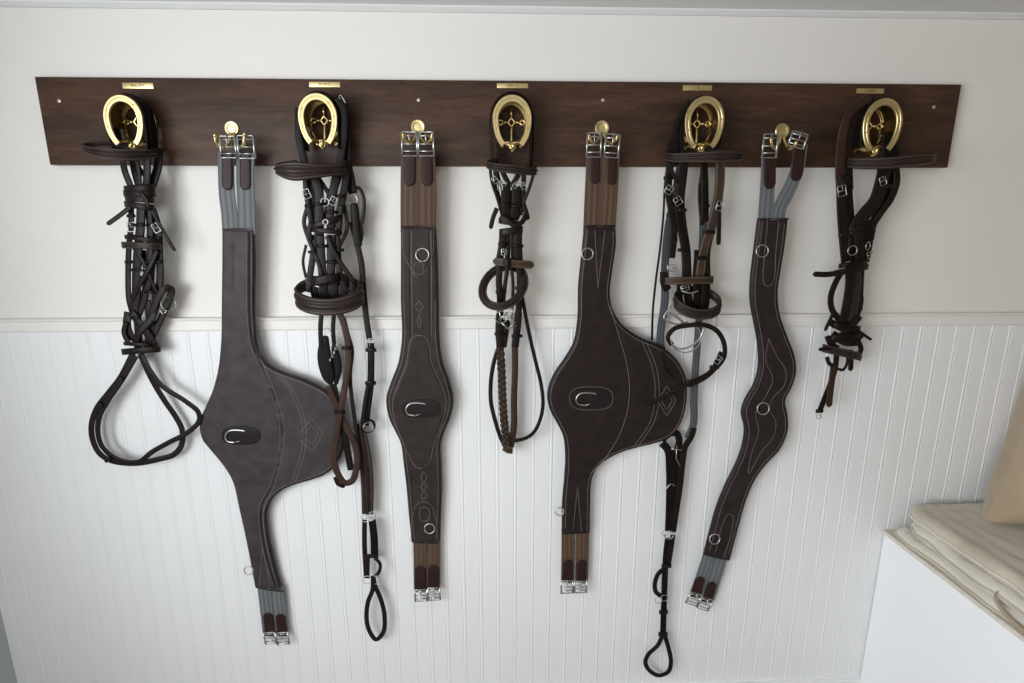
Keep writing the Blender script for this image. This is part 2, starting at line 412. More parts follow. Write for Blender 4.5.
plate(856, 884, 88.7, 93.5, 'LARRY', PL % 'rightmost horseshoe bridle rack')

# horseshoe bracket --------------------------------------------------
def shoe_curve(w, h, n=40, a0=-50):
    """outline centre line of a horseshoe, x,z around its middle; opening downwards"""
    pts = []
    for i in range(n+1):
        a = math.radians(180-a0 + (2*a0-180)*i/n)  # from lower left over the top to lower right
        c, s = math.cos(a), math.sin(a)
        x = w/2*c; z = h*.42*s if s > 0 else h*.62*s
        pts.append((x, z))
    return pts
def shoe(g, c, w, h, band, th, yfront, a0=-58):
    pts = shoe_curve(w-band, h-band*.8, 44, a0); n = len(pts)
    v = []; f = []
    for i, (x, z) in enumerate(pts):
        t = Vector((pts[min(i+1, n-1)][0]-pts[max(i-1, 0)][0], 0, pts[min(i+1, n-1)][1]-pts[max(i-1, 0)][1])).normalized()
        nn = Vector((t.z, 0, -t.x)); q = abs(i-(n-1)/2)/((n-1)/2); bw = band*(1.08-.22*q)
        for u, y in ((-.5, .0), (-.5, -th*.8), (-.42, -th), (-.12, -th), (-.05, -th*.86), (.05, -th*.86), (.12, -th), (.42, -th), (.5, -th*.8), (.5, 0)):
            v.append((c.x+x+nn.x*u*bw, yfront+th+y, c.z+z+nn.z*u*bw))
    K = 10
    for i in range(n-1):
        for k in range(K): q = (k+1) % K; f.append((i*K+k, i*K+q, (i+1)*K+q, (i+1)*K+k))
    f += [tuple(range(K))[::-1], tuple((n-1)*K+k for k in range(K))]
    return g.add(v, f)
SD = 8.6
def bracket(cx, cyy, label):
    c = P(cx, cyy, SD); w = 39.5*scale_at(cyy, cx, SD); h = w*1.30
    t = thing('horseshoe_bridle_rack', Vector((c.x, -.02, c.z)), label, 'bridle rack', 'brass horseshoe bridle racks on the board')
    g = shoe(G(), c, w, h, w*.155, .006, -SD/100); fs = link('horseshoe', g, M_BRASSF, t, autos=35)
    g = G()
    pc = shoe_curve(w*.84, h*.88, 12, -40)
    for i in (1, 2, 3.2, 8.8, 10, 11):
        x, z = pc[int(i)]; ring3(g, (c.x+x, -SD/100-.0003, c.z+z), .0009, .0007, seg=6)
    link('nail', g, M_BRASSD, fs)
    # back plate shoe with the spider and its eyes
    g = shoe(G(), c, w*.92, h*.95, w*.11, .004, -.0255); link('back_plate', g, M_BRASS, t, autos=35)
    g = G(); yb = -.030; s = w*1.3
    dm = .072*s
    tube(g, [(c.x-dm, yb, c.z), (c.x, yb, c.z+dm*1.25), (c.x+dm, yb, c.z), (c.x, yb, c.z-dm*1.25)], s*.028, closed=True, raw=True, seg=8)
    tube(g, [(c.x, yb, c.z+dm*1.3), (c.x, yb, c.z+h*.28), ], s*.028, raw=True)
    tube(g, [(c.x, yb, c.z-dm*1.3), (c.x, yb-.003, c.z-h*.22), (c.x, yb-.005, c.z-h*.42)], s*.038)
    for q in (-1, 1):
        tube(g, [(c.x+q*dm*1.1, yb, c.z), (c.x+q*w*.24, yb, c.z)], s*.028, raw=True)
        ring3(g, (c.x+q*w*.29, yb, c.z), s*.045, s*.026)
        tube(g, [(c.x+q*w*.34, yb, c.z), (c.x+q*w*.41, yb, c.z-.001)], s*.03, raw=True)
        tube(g, [(c.x+q*w*.36, yb, c.z-h*.22), (c.x+q*w*.24, yb-.004, c.z-h*.36), (c.x+q*w*.10, yb-.008, c.z-h*.40), (c.x, yb-.006, c.z-h*.40)], s*.045)
    link('spider', g, M_BRASS, t)
    # saddle: shell over which the crown pieces lie, running from back plate to shoe
    g = G(); v = []; f = []; n = 26
    for j, yy in enumerate((-.028, -SD/100+.004)):
        for rr in (1, .955):
            for i in range(n+1):
                a = math.radians(202-(224)*i/n); cc, ss = math.cos(a), math.sin(a)
                v.append((c.x+(w*.41)*cc*rr, yy, c.z+(h*.40*ss)*rr))
    m = n+1
    for i in range(n):
        f += [(i, i+1, 2*m+i+1, 2*m+i), (m+i+1, m+i, 3*m+i, 3*m+i+1), (i+1, i, m+i, m+i+1), (2*m+i, 2*m+i+1, 3*m+i+1, 3*m+i)]
    f += [(0, 2*m, 3*m, m), (n, m+n, 3*m+n, 2*m+n)]
    g.add(v, f); link('saddle', g, M_BRASSO, t, autos=40)
    # side rails at the heels and the bridle hook below
    g = G()
    for q in (-1, 1):
        tube(g, [(c.x+q*w*.31, -.026, c.z-h*.36), (c.x+q*w*.33, -.055, c.z-h*.41), (c.x+q*w*.32, -SD/100+.004, c.z-h*.40)], s*.035)
    link('side_rail', g, M_BRASS, t)
    g = G()
    rows = [(c.x+w*q*.36, -.030-.012*(1-abs(q)), c.z-h*(.30+.14*math.cos(q*1.4)), w*.13, 0) for q in np.linspace(-1, 1, 9)]
    link('web', strap3(g, rows, 2.6, face='z'), M_BRASS, t)
    g = G()
    tube(g, [(c.x-.001, -.032, c.z-h*.34), (c.x-.001, -.044, c.z-h*.47), (c.x, -.058, c.z-h*.56), (c.x+.002, -.070, c.z-h*.53), (c.x+.003, -.074, c.z-h*.44)], w*.045, taper=True)
    ring3(g, (c.x+.002, -.068, c.z-h*.50), w*.062, w*.028)
    link('hook', g, M_BRASS, t)
    return t, c, w, h
BR = {}
GL = 'brass horseshoe bridle rack '
for k, (x, y, l) in enumerate(((122.8, 118.5, 'nearest the left end of the board'), (317.4, 117, 'between the grey-elastic belly girth and the straight centre girth'),
                             (512.2, 119, 'at the middle of the board'), (705, 120.5, 'just right of the brown-elastic belly guard girth'), (883.3, 123, 'nearest the right end of the board'))):
    BR[k+1] = bracket(x, y, GL+l)

# girth hooks ----------------------------------------------------------
def girth_hook(cx, cyy, label, dl=-16, dr=14, dyl=7, dyr=5, low=18):
    s = scale_at(cyy, cx, BF); c = P(cx, cyy, BF)
    t = thing('girth_hook', Vector((c.x, -.02, c.z)), label, 'hook', 'round brass double hooks for girths')
    g = G(); n = 28; v = []; f = []; R = 7*s
    for r, y in ((R, 0), (R, .0025), (R*.93, .0036), (R*.62, .0036), (R*.56, .0028), (R*.3, .0030)):
        v += [(c.x+r*math.cos(2*math.pi*k/n), -.02-y, c.z+r*math.sin(2*math.pi*k/n)) for k in range(n)]
    for j in range(5):
        for k in range(n): f.append((j*n+k, j*n+(k+1) % n, (j+1)*n+(k+1) % n, (j+1)*n+k))
    f.append(tuple(5*n+k for k in range(n))); g.add(v, f); link('rosette', g, M_BRASSF, t, autos=40)
    g = G()
    for q, dx, dyy in ((-1, dl, dyl), (1, dr, dyr)):
        pts = [P(cx+q*1.5, cyy+5, BF+.4), P(cx+q*3, cyy+low*.66, BF+1.2), P(cx+q*abs(dx)*.55, cyy+low, BF+3.4), P(cx+dx*.92, cyy+low*.78, BF+4.9), P(cx+dx, cyy+dyy+1, BF+5.4)]
        tube(g, pts, .0040)
        e = P(cx+dx, cyy+dyy, BF+5.5)
        for rr, oo in ((.0045, 0),):
            vv = []; ff = []
            for i in range(7):
                th = math.pi*i/6
                vv += [(e.x+rr*math.sin(th)*math.cos(2*math.pi*k/10), e.y+rr*math.sin(th)*math.sin(2*math.pi*k/10), e.z+rr*math.cos(th)) for k in range(10)]
            for i in range(6):
                for k in range(10): ff.append((i*10+k, i*10+(k+1) % 10, (i+1)*10+(k+1) % 10, (i+1)*10+k))
            g.add(vv, ff)
    link('prong', g, M_BRASS, t)
HG = 'round brass double hook holding the '
girth_hook(232, 128.5, HG+'grey-elastic belly guard girth on the left', -17, 12.5, 7, 6, 19)
girth_hook(418, 127, HG+'straight centre girth', -15, 14, 8, 8, 16)
girth_hook(602, 128, HG+'brown-elastic belly guard girth', -13, 15, 8, 9, 15)
girth_hook(782, 131, HG+'curved girth on the right', -11, 14, 9, 12, 18)

# ------------------------------------------------------------------ girths
def seg_dist(PX, PZ, poly, closed=False):
    poly = np.array(poly); n = len(poly); best = np.full(PX.shape, 1e9)
    for i in range(n if closed else n-1):
        a = poly[i]; b = poly[(i+1) % n]; d = b-a; L2 = d@d+1e-18
        t = np.clip(((PX-a[0])*d[0]+(PZ-a[1])*d[1])/L2, 0, 1)
        best = np.minimum(best, (PX-a[0]-t*d[0])**2+(PZ-a[1]-t*d[1])**2)
    return np.sqrt(best)
def inside(PX, PZ, poly):
    poly = np.array(poly); n = len(poly); r = np.zeros(PX.shape, bool)
    for i in range(n):
        a = poly[i]; b = poly[i-1]
        c = ((a[1] > PZ) != (b[1] > PZ)) & (PX < (b[0]-a[0])*(PZ-a[1])/(b[1]-a[1]+1e-15)+a[0])
        r ^= c
    return r
def sm(A, k=6):
    A = np.array(A, float); return catmull([(x, 0, y) for x, y in A], 3.0 if k else 1)[:, [0, 2]]
class Pad:
    def __init__(s, Lp, Rp, dfun, T=.012, rad=.011, step=1.3, cols=56):
        s.Ls, s.Rs, s.dfun, s.T, s.rad = sm(Lp), sm(Rp), dfun, T, rad
        s.nr = int((s.Ls[-1, 1]-s.Ls[0, 1])/step); s.cols = cols; s.groove = []; s.raised = []
        t = np.linspace(0, 1, s.nr+1)
        def side(S):
            y = S[0, 1]+(S[-1, 1]-S[0, 1])*t; yy = np.maximum.accumulate(S[:, 1]+np.arange(len(S))*1e-6)
            return np.stack([np.interp(y, yy, S[:, 0]), y], 1)
        s.L, s.R = side(s.Ls), side(s.Rs)
        s.out = np.concatenate([s.wxz(s.L), s.wxz(s.R)[::-1]])
    def wxz(s, A):
        o = []
        for x, y in A:
            p = P(x, y, s.dfun(y)); o.append((p.x, p.z))
        return np.array(o)
    def wpoly(s, pts, smooth=True):
        return s.wxz(sm(pts) if smooth and len(pts) > 2 else np.array(pts, float))
    def h(s, X, Z):
        d = seg_dist(X, Z, s.out[::3], True); q = np.clip(d/s.rad, 0, 1)
        H = s.T*(.25+.75*np.sqrt(np.clip(1-(1-q)**2, 0, 1)))
        for poly, a, w in s.raised:
            dd = seg_dist(X, Z, poly, True); ins = inside(X, Z, poly)
            H = H+a*np.where(ins, np.clip(dd/w, 0, 1), 0)
        for poly, a, w, cl in s.groove:
            dd = seg_dist(X, Z, poly, cl); H = H-a*np.exp(-(dd/w)**2)
        return H
    def surf(s, px, py, off=0):
        p = P(px, py, s.dfun(py)); h = s.h(np.array([p.x]), np.array([p.z]))[0]
        return Vector((p.x, p.y-h-off, p.z))
    def build(s, name, mat, parent):
        nr, nc = s.nr+1, s.cols+1
        u = np.linspace(-1, 1, nc); u = np.sign(u)*(1-(1-np.abs(u))**1.35); u = (u+1)/2
        PXx = s.L[:, 0][:, None]*(1-u)+s.R[:, 0][:, None]*u; PYy = s.L[:, 1][:, None]*(1-u)+s.R[:, 1][:, None]*u
        W = np.zeros((nr, nc, 3))
        for i in range(nr):
            for j in range(nc):
                p = P(PXx[i, j], PYy[i, j], s.dfun(PYy[i, j])); W[i, j] = (p.x, p.y, p.z)
        H = s.h(W[..., 0], W[..., 2]); Fr = W.copy(); Fr[..., 1] -= H
        v = Fr.reshape(-1, 3).tolist()+W.reshape(-1, 3).tolist(); f = []; o = nr*nc
        for i in range(nr-1):
            for j in range(nc-1):
                a = i*nc+j; f.append((a, a+nc, a+nc+1, a+1)); f.append((o+a, o+a+1, o+a+nc+1, o+a+nc))
        for i in range(nr-1):
            a = i*nc; f.append((a, o+a, o+a+nc, a+nc)); a = i*nc+nc-1; f.append((a, a+nc, o+a+nc, o+a))
        for j in range(nc-1):
            f.append((j, j+1, o+j+1, o+j)); a = (nr-1)*nc+j; f.append((a, o+a, o+a+1, a+1))
        return link(name, G().add(v, f), mat, parent)
    def thread(s, g, pts, r=.00075, smooth=True, closed=False):
        A = sm(pts) if smooth and len(pts) > 2 else np.array(pts, float)
        if not (smooth and len(pts) > 2):
            B = []
            for a, b in zip(A[:-1], A[1:]):
                for t in np.linspace(0, 1, max(2, int(np.hypot(*(b-a))/3)+1), endpoint=False): B.append(a+(b-a)*t)
            A = np.array(B+[A[-1]])
        tube(g, [s.surf(x, y, r*.25) for x, y in A], r, raw=True, seg=5)
    def edge(s, g, side, inset, y0, y1, r=.00075):
        S = s.L if side == 'L' else s.R; sg = 1 if side == 'L' else -1
        S = S[(S[:, 1] >= y0) & (S[:, 1] <= y1)][::3]
        T = np.gradient(S, axis=0); T /= np.linalg.norm(T, axis=1)[:, None]
        A = S+np.stack([T[:, 1], -T[:, 0]], 1)*inset*sg
        tube(g, [s.surf(x, y, r*.25) for x, y in A], r, raw=True, seg=5)
def girth_straps(par, sets, mat, end):
    """sets: list of (pts, width, tab pts, tab width, buckle (px,py,w,h,ang))"""
    for pts, w, tab, tw, bk in sets:
        e = link('elastic_strap', strap(G(), pts, w, 2.6), mat, par)
        link('tab', strap(G(), tab, tw, 2.6, tip=end), M_TAB, e)
        px, py, d, bw, bh, an = bk
        gb = buckle(G(), px, py, d, bw, bh, an, tr=1.7)
        s_ = scale_at(py, px, d); c_ = P(px, py, d); a_ = math.radians(an); X_ = Vector((math.cos(a_), 0, math.sin(a_))); Z_ = Vector((-math.sin(a_), 0, math.cos(a_)))
        for q_ in (-1, 1): tube(gb, [c_+X_*q_*bw*s_/2-Z_*bh*s_*.5, c_+X_*q_*bw*s_/2+Z_*bh*s_*.5], .0026, raw=True, seg=8)
        for k_ in (-.30, .34): tube(gb, [c_-X_*bw*s_/2+Z_*bh*s_*k_, c_+X_*bw*s_/2+Z_*bh*s_*k_], .0019, raw=True, seg=8)
        link('buckle', gb, M_STEEL, par)
def dring(par, pad, px, py, r, ang=0):
    c = pad.surf(px, py, .002); s = scale_at(py, px, 3)
    g = G(); a = math.radians(ang)
    ring3(g, c, r*s, .0018, nrm=(0, -1, .15), up=(math.sin(a), 0, math.cos(a)), a0=-100, a1=120)
    ring3(g, c, r*s, .0018, nrm=(0, -1, .15), up=(math.sin(a), 0, math.cos(a)), a0=120, a1=260)
    link('ring', g, M_STEEL, par)
def oval(cx, cyy, a, b, n=24):
    sp = lambda v: math.copysign(abs(v)**.72, v)
    return [(cx+a*sp(math.cos(2*math.pi*k/n)), cyy+b*sp(math.sin(2*math.pi*k/n))) for k in range(n)]
def snap(par, pad, cx, cyy, s=1):
    """dark oval inset with a silver snap hook lying in it"""
    g = G(); pts = oval(cx, cyy, 19*s, 9*s)
    strap3g = [pad.surf(x, y, .0004) for x, y in pts]
    tube(g, strap3g, .0012, closed=True, raw=True, seg=6)
    pv = [pad.surf(x, y, .0002) for x, y in pts]; pv2 = [pad.surf(x, y, .0012) for x, y in oval(cx, cyy, 16*s, 6.5*s)]
    n = len(pts); g.add(pv+pv2+[pad.surf(cx, cyy, .0012)], [(k, (k+1) % n, n+(k+1) % n, n+k) for k in range(n)]+[(n+k, n+(k+1) % n, 2*n) for k in range(n)])
    o = link('inset', g, M_IN, par)
    g = G()
    q = [(cx+5, cyy-5), (cx-4, cyy-6), (cx-12, cyy-5), (cx-16, cyy), (cx-14, cyy+5), (cx-6, cyy+6.5)]
    tube(g, [pad.surf(cx+(x-cx)*s*.95, cyy+(y-cyy)*s, .0038) for x, y in q], .0026)
    tube(g, [pad.surf(cx-6*s, cyy+6.5*s, .0035), pad.surf(cx-1*s, cyy+5*s, .003)], .0015, raw=True)
    link('snap_hook', g, M_STEEL, par)
def dgen(y0, d0, y1, d1):
    return lambda y: d0+(d1-d0)*min(1, max(0, (y-y0)/(y1-y0)))

GG = 'leather girths hanging from the double hooks'
# --- girth one: belly guard, grey elastic
d1 = dgen(220, 5.0, 600, 2.2)
g1 = thing('belly_guard_girth', P(232, 150, 5), 'grey-brown leather belly guard girth with slate grey elastic ends, wide lobe to the right', 'girth', GG)
L1 = [(223, 228), (223, 260), (222.5, 300), (222, 338), (219.5, 365), (214, 388), (206, 407), (201, 419), (200.6, 429), (204, 440), (212, 450), (222, 462), (229, 472), (234, 482), (240, 508), (246, 535), (251, 560), (256, 587)]
R1 = [(255, 228), (256, 260), (255.5, 295), (256, 325), (258, 343), (262, 355), (271, 365), (286, 372), (306, 379), (324, 388), (336, 398), (343, 410), (346, 427), (345, 442), (341, 456), (334, 467), (325, 474), (312, 479), (298, 483), (285, 488), (274, 497), (268, 511), (269, 530), (274, 555), (279, 575), (284, 590)]
pd = Pad(L1, R1, d1, T=.011)
seam1 = [(251, 232), (251.5, 320), (255, 345), (262, 362), (274, 391), (281, 412), (283.5, 430), (281, 455), (273, 485), (263, 505), (265, 540), (271, 565), (277, 585)]
pd.groove.append((pd.wpoly(seam1), .0035, .0022, False))
slot = [(230, 228), (233, 290)]
pd.groove.append((pd.wpoly([(235, 245), (236, 268), (235, 290)]), .0015, .004, False))
pd.build('guard', M_G1, g1)
g = G(); off = [(x+2.4, y) for x, y in seam1]
pd.thread(g, off, .0006); pd.thread(g, [(x-2.2, y) for x, y in seam1], .0005)
pd.edge(g, 'R', 3.2, 350, 560, .0006)
for dx in (0, 3.5):
    pd.thread(g, [(276+dx, 372), (291+dx, 389), (301+dx, 412), (304+dx, 430), (302+dx, 452), (293+dx, 480)], .0006)
for s in (1, .62): pd.thread(g, [(313+12*s*q, 433+16*s*r) for q, r in ((-.95, .35), (0, 1), (.95, 0), (0, -1), (-.95, -.1))], .0006, smooth=False)
pd.thread(g, [(260, 590), (264, 545), (272, 585)], .0006, smooth=False)
link('stitching', g, M_THREAD, g1)
g = G(); pd.thread(g, seam1, .0011); pd.edge(g, 'R', 1.2, 232, 585, .0012); link('piping', g, M_LK, g1)
snap(g1, pd, 243, 434)
dring(g1, pd, 250.5, 568, 4.5, 90)
girth_straps(g1, [
    ([(226, 152, 6.2), (226, 170, 6), (227, 195, 5.6), (229, 212, 5.5), (230.5, 234, 5.4)], 16.5, [(227, 152, 6.6), (227, 190, 6.2)], 11, (228, 147, 6.8, 15, 21, 0)),
    ([(246, 152, 6.2), (245, 175, 6), (246, 200, 5.7), (247, 234, 5.4)], 18, [(245, 152, 6.6), (245, 190, 6.2)], 11, (246, 147, 6.8, 16, 22, 0))], M_EG, 'e')
girth_straps(g1, [
    ([(263.5, 584, 2.8), (266, 606, 2.8), (269, 632, 2.7)], 13, [(270, 636, 3.1), (267.5, 613, 3.2)], 10, (270, 638, 3.3, 11, 13, 4)),
    ([(277, 586, 2.8), (279, 606, 2.8), (282, 632, 2.7)], 13, [(282.5, 636, 3.1), (280, 614, 3.2)], 10, (282.5, 638.5, 3.3, 12, 14, 4))], M_EG, 'e')
# --- girth two: straight, brown elastic, centre
d2 = dgen(220, 5.0, 560, 2.4)
g2 = thing('stud_girth', P(418, 150, 5), 'straight narrow leather girth flaring at its middle, hanging at the centre left of the board', 'girth', GG)
L2 = [(401, 225), (401, 262), (401, 300), (402, 337), (398.5, 362), (391, 382), (386.5, 398), (389, 417), (395, 430), (401, 443), (404, 465), (407, 490), (409, 515), (412, 542)]
R2 = [(436, 225), (438, 262), (439, 300), (439.5, 337), (443, 362), (450, 382), (453.5, 400), (450, 418), (445, 430), (441, 443), (441.5, 465), (442, 490), (441, 515), (440, 542)]
pd = Pad(L2, R2, d2, T=.010)
pan = [(410, 470), (404, 443), (397, 425), (393.5, 410), (393.5, 398), (400, 380), (407, 362), (409.5, 345), (412, 337), (418, 334.5), (425, 336), (429, 344), (432, 362), (440, 380), (446, 398), (445, 411), (440, 428), (434, 443), (430, 459), (423, 466), (417, 466)]
pd.raised.append((pd.wpoly(pan[1:]), .0025, .003))
tong = [(403, 228), (404, 252), (410, 266), (418, 277), (427, 268), (433, 252), (434, 228)]
pd.raised.append((pd.wpoly(tong), .0018, .002))
bt2 = [(411, 540), (413, 515), (417, 503), (424, 500), (431, 503), (436, 516), (438, 540)]
pd.raised.append((pd.wpoly(bt2), .0018, .002))
for xx in (410.5, 430): pd.groove.append((pd.wpoly([(xx, 232), (xx+1, 340)]), .0016, .0016, False))
for xx in (414, 433): pd.groove.append((pd.wpoly([(xx-1, 465), (xx+1, 540)]), .0014, .0016, False))
pd.build('body', M_G2, g2)
g = G()
pd.thread(g, pan[1:]+[pan[1]], .0007)
pd.thread(g, tong, .0006); pd.thread(g, bt2, .0006)
pd.thread(g, [(xx, yy) for xx, yy in ((412, 228), (412.5, 285), (413, 335))], .0005); pd.thread(g, [(431.5, 228), (432, 285), (431.5, 335)], .0005)
pd.edge(g, 'L', 3.5, 300, 540, .0006); pd.edge(g, 'R', 3.5, 300, 540, .0006)
for a, b in ((300, 312), (314, 328)):
    m = (a+b)/2; pd.thread(g, [(419.5, a), (423.5, m), (419.5, b), (415.5, m), (419.5, a)] if a == 300 else [(419.5, a), (421.5, m), (419.5, b), (417.5, m), (419.5, a)], .0006, smooth=False)
for a, b in ((470, 481), (481, 489), (489, 498)):
    m = (a+b)/2; pd.thread(g, [(424, a), (427, m), (424, b), (421.5, m), (424, a)], .0006)
pd.thread(g, oval(419, 268, 5, 6)+[(424, 268)], .0006); pd.thread(g, oval(425, 512, 5, 7)+[(430, 512)], .0006)
link('stitching', g, M_THREAD, g2)
snap(g2, pd, 422, 407)
dring(g2, pd, 423, 254.5, 6.3, -20); dring(g2, pd, 430, 526, 5, 60)
girth_straps(g2, [
    ([(410, 152, 6.2), (409.5, 180, 5.9), (409.5, 232, 5.4)], 18, [(410, 152, 6.5), (409.5, 186, 6.2)], 12, (409.5, 144, 6.6, 15, 23, 0)),
    ([(426, 152, 6.2), (427, 180, 5.9), (427, 232, 5.4)], 18, [(426.5, 152, 6.5), (427, 186, 6.2)], 12, (426, 144, 6.6, 15, 23, 0))], M_EB, 'e')
girth_straps(g2, [
    ([(419.5, 538, 3), (420, 560, 3), (420.5, 590, 2.9)], 13, [(420.5, 592, 3.4), (420, 566, 3.4)], 11.5, (421, 595.5, 3.5, 12, 13, 0)),
    ([(433.5, 538, 3), (433.5, 560, 3), (433.5, 588, 2.9)], 13, [(434, 590, 3.4), (433.5, 565, 3.4)], 11.5, (434, 594, 3.5, 12, 14, 0))], M_EB, 'e')
# --- girth three: belly guard, brown elastic
g3 = thing('belly_guard_girth', P(602, 150, 5), 'dark chocolate leather belly guard girth with tobacco brown elastic ends', 'girth', GG)
L3 = [(584, 225), (581, 255), (578, 285), (577, 320), (573, 342), (564, 358), (555, 371), (549, 384), (547, 396), (550, 410), (557, 423), (563, 436), (565, 455), (564, 477), (562, 500), (561.6, 532)]
R3 = [(615, 225), (615.5, 245), (612, 270), (609.5, 290), (611, 304), (617, 318), (626, 328), (640, 337), (655, 343), (668, 351), (679, 363), (685.5, 378), (686.5, 393), (684.5, 410), (679, 425), (670, 436), (656, 442), (640, 446), (625, 450), (611, 456), (600, 464), (593, 474), (590.5, 486), (590, 500), (589.5, 532)]
pd = Pad(L3, R3, d1, T=.012)
seam3 = [(611, 305), (620, 335), (627, 360), (630.5, 386), (627, 415), (617, 440), (602, 462), (592, 472)]
pd.groove.append((pd.wpoly(seam3), .0025, .0018, False))
pd.build('guard', M_G3, g3)
g = G(); pd.thread(g, [(x-2, y) for x, y in seam3], .0007)
for dx in (0, 4):
    pd.thread(g, [(641+dx, 341), (651+dx, 366), (654+dx, 393), (649+dx, 420), (632+dx, 446)], .0006)
for s in (1, .6): pd.thread(g, [(665.5+9*s*q, 399.5+15*s*r) for q, r in ((-1, 0), (0, 1), (1, 0), (0, -1), (-1, 0))], .0007, smooth=False)
pd.edge(g, 'L', 3.2, 228, 530, .0006); pd.edge(g, 'R', 3.2, 228, 530, .0006)
pd.thread(g, [(594, 230), (597, 288), (604, 230)], .0006, smooth=False)
pd.thread(g, [(572, 530), (577, 485), (581, 530)], .0006, smooth=False)
pd.thread(g, oval(590.5, 397, 21.5, 11.5)+[(612, 397)], .0006)
link('stitching', g, M_THREAD, g3)
snap(g3, pd, 590.5, 397); dring(g3, pd, 586.5, 253.5, 5.5, -20); dring(g3, pd, 559, 509, 4, 90)
girth_straps(g3, [
    ([(595, 152, 6.2), (593.5, 185, 5.9), (591.5, 231, 5.4)], 16.8, [(595, 152, 6.5), (595, 184, 6.2)], 10.5, (594, 145, 6.6, 14, 23, 0)),
    ([(611.5, 154, 6.2), (610, 185, 5.9), (607, 231, 5.4)], 16.8, [(612, 154, 6.5), (611.5, 185, 6.2)], 10.5, (612, 146, 6.6, 14, 22, -4))], M_EB, 'e')
girth_straps(g3, [
    ([(568, 528, 3), (568, 550, 3), (567.5, 580, 2.9)], 13, [(567.5, 582, 3.4), (568, 560, 3.4)], 10, (567, 587, 3.5, 11.5, 14, 0)),
    ([(583, 528, 3), (582.5, 550, 3), (581.5, 580, 2.9)], 13, [(581, 582, 3.4), (582, 560, 3.4)], 10, (580.5, 587, 3.5, 12, 13, 0))], M_EB, 'e')
# --- girth four: curved, grey elastic
d4 = dgen(215, 5.2, 590, 2.4)
g4 = thing('anatomic_girth', P(782, 150, 5), 'wavy contoured dark brown girth hanging aslant with its two grey elastics spread apart', 'girth', GG)
L4 = [(757, 218), (753, 250), (749.5, 280), (749.5, 302), (753, 322), (756.5, 342), (757.5, 365), (753, 383), (744, 399), (740.5, 412), (743.5, 428), (741, 446), (734, 465), (725, 483), (716, 505), (709, 530), (703, 553)]
R4 = [(787, 218), (784, 245), (780, 270), (777, 292), (779, 314), (787, 337), (794, 356), (795.5, 371), (791, 387), (784.5, 400), (787, 415), (787, 430), (779, 449), (766, 463), (755, 478), (746, 498), (738, 526), (729, 560)]
pd = Pad(L4, R4, d4, T=.011)
leaf = [(767, 338), (775, 355), (784, 370), (782, 385), (771, 397), (768, 408), (774, 420), (772, 435), (760, 450), (747, 472), (750, 452), (757, 430), (754, 412), (764, 395), (771, 378), (764, 360)]
pd.groove.append((pd.wpoly(leaf+[leaf[0]]), .0015, .0018, False))
for a, b in ((217, 272),):
    pd.groove.append((pd.wpoly([(766, a), (761, b)]), .0015, .0016, False)); pd.groove.append((pd.wpoly([(777, a), (772, b)]), .0015, .0016, False))
pd.build('body', M_G4, g4)
g = G(); pd.thread(g, leaf+[leaf[0]], .0007); pd.edge(g, 'L', 4, 220, 550, .0006); pd.edge(g, 'R', 4, 220, 555, .0005)
pd.thread(g, [(766, 220), (763, 250), (762, 283), (766, 286), (771, 282), (774, 250), (777, 220)], .0006)
pd.thread(g, [(714, 550), (722, 520), (727, 512), (731, 514), (730, 530), (722, 556)], .0006)
link('stitching', g, M_THREAD, g4)
dring(g4, pd, 760, 250.6, 5.8, -20); dring(g4, pd, 761, 407, 5.8, -20); dring(g4, pd, 713, 536.5, 5, 60)
girth_straps(g4, [
    ([(769, 152, 6.4), (768, 180, 6), (765, 223, 5.6)], 15, [(770, 152, 6.8), (770, 189, 6.3)], 12, (770, 146, 6.9, 14, 22, 0)),
    ([(801, 144, 6.6), (797, 170, 6.3), (788, 192, 6), (780, 208, 5.8), (778, 223, 5.6)], 14, [(800, 144, 7.0), (796, 181, 6.6)], 12.5, (798, 140, 7.1, 16, 14, -14))], M_EG, 'e')
girth_straps(g4, [
    ([(710, 552, 2.9), (704, 572, 2.9), (696, 594, 2.8)], 13, [(695, 597, 3.3), (701, 577, 3.3)], 10.5, (694, 599, 3.5, 12, 13, -22)),
    ([(722, 556, 2.9), (716, 576, 2.9), (708, 600, 2.8)], 13, [(706.5, 602, 3.3), (713, 582, 3.3)], 10.5, (705, 604, 3.5, 12, 13, -22))], M_EG, 'e')

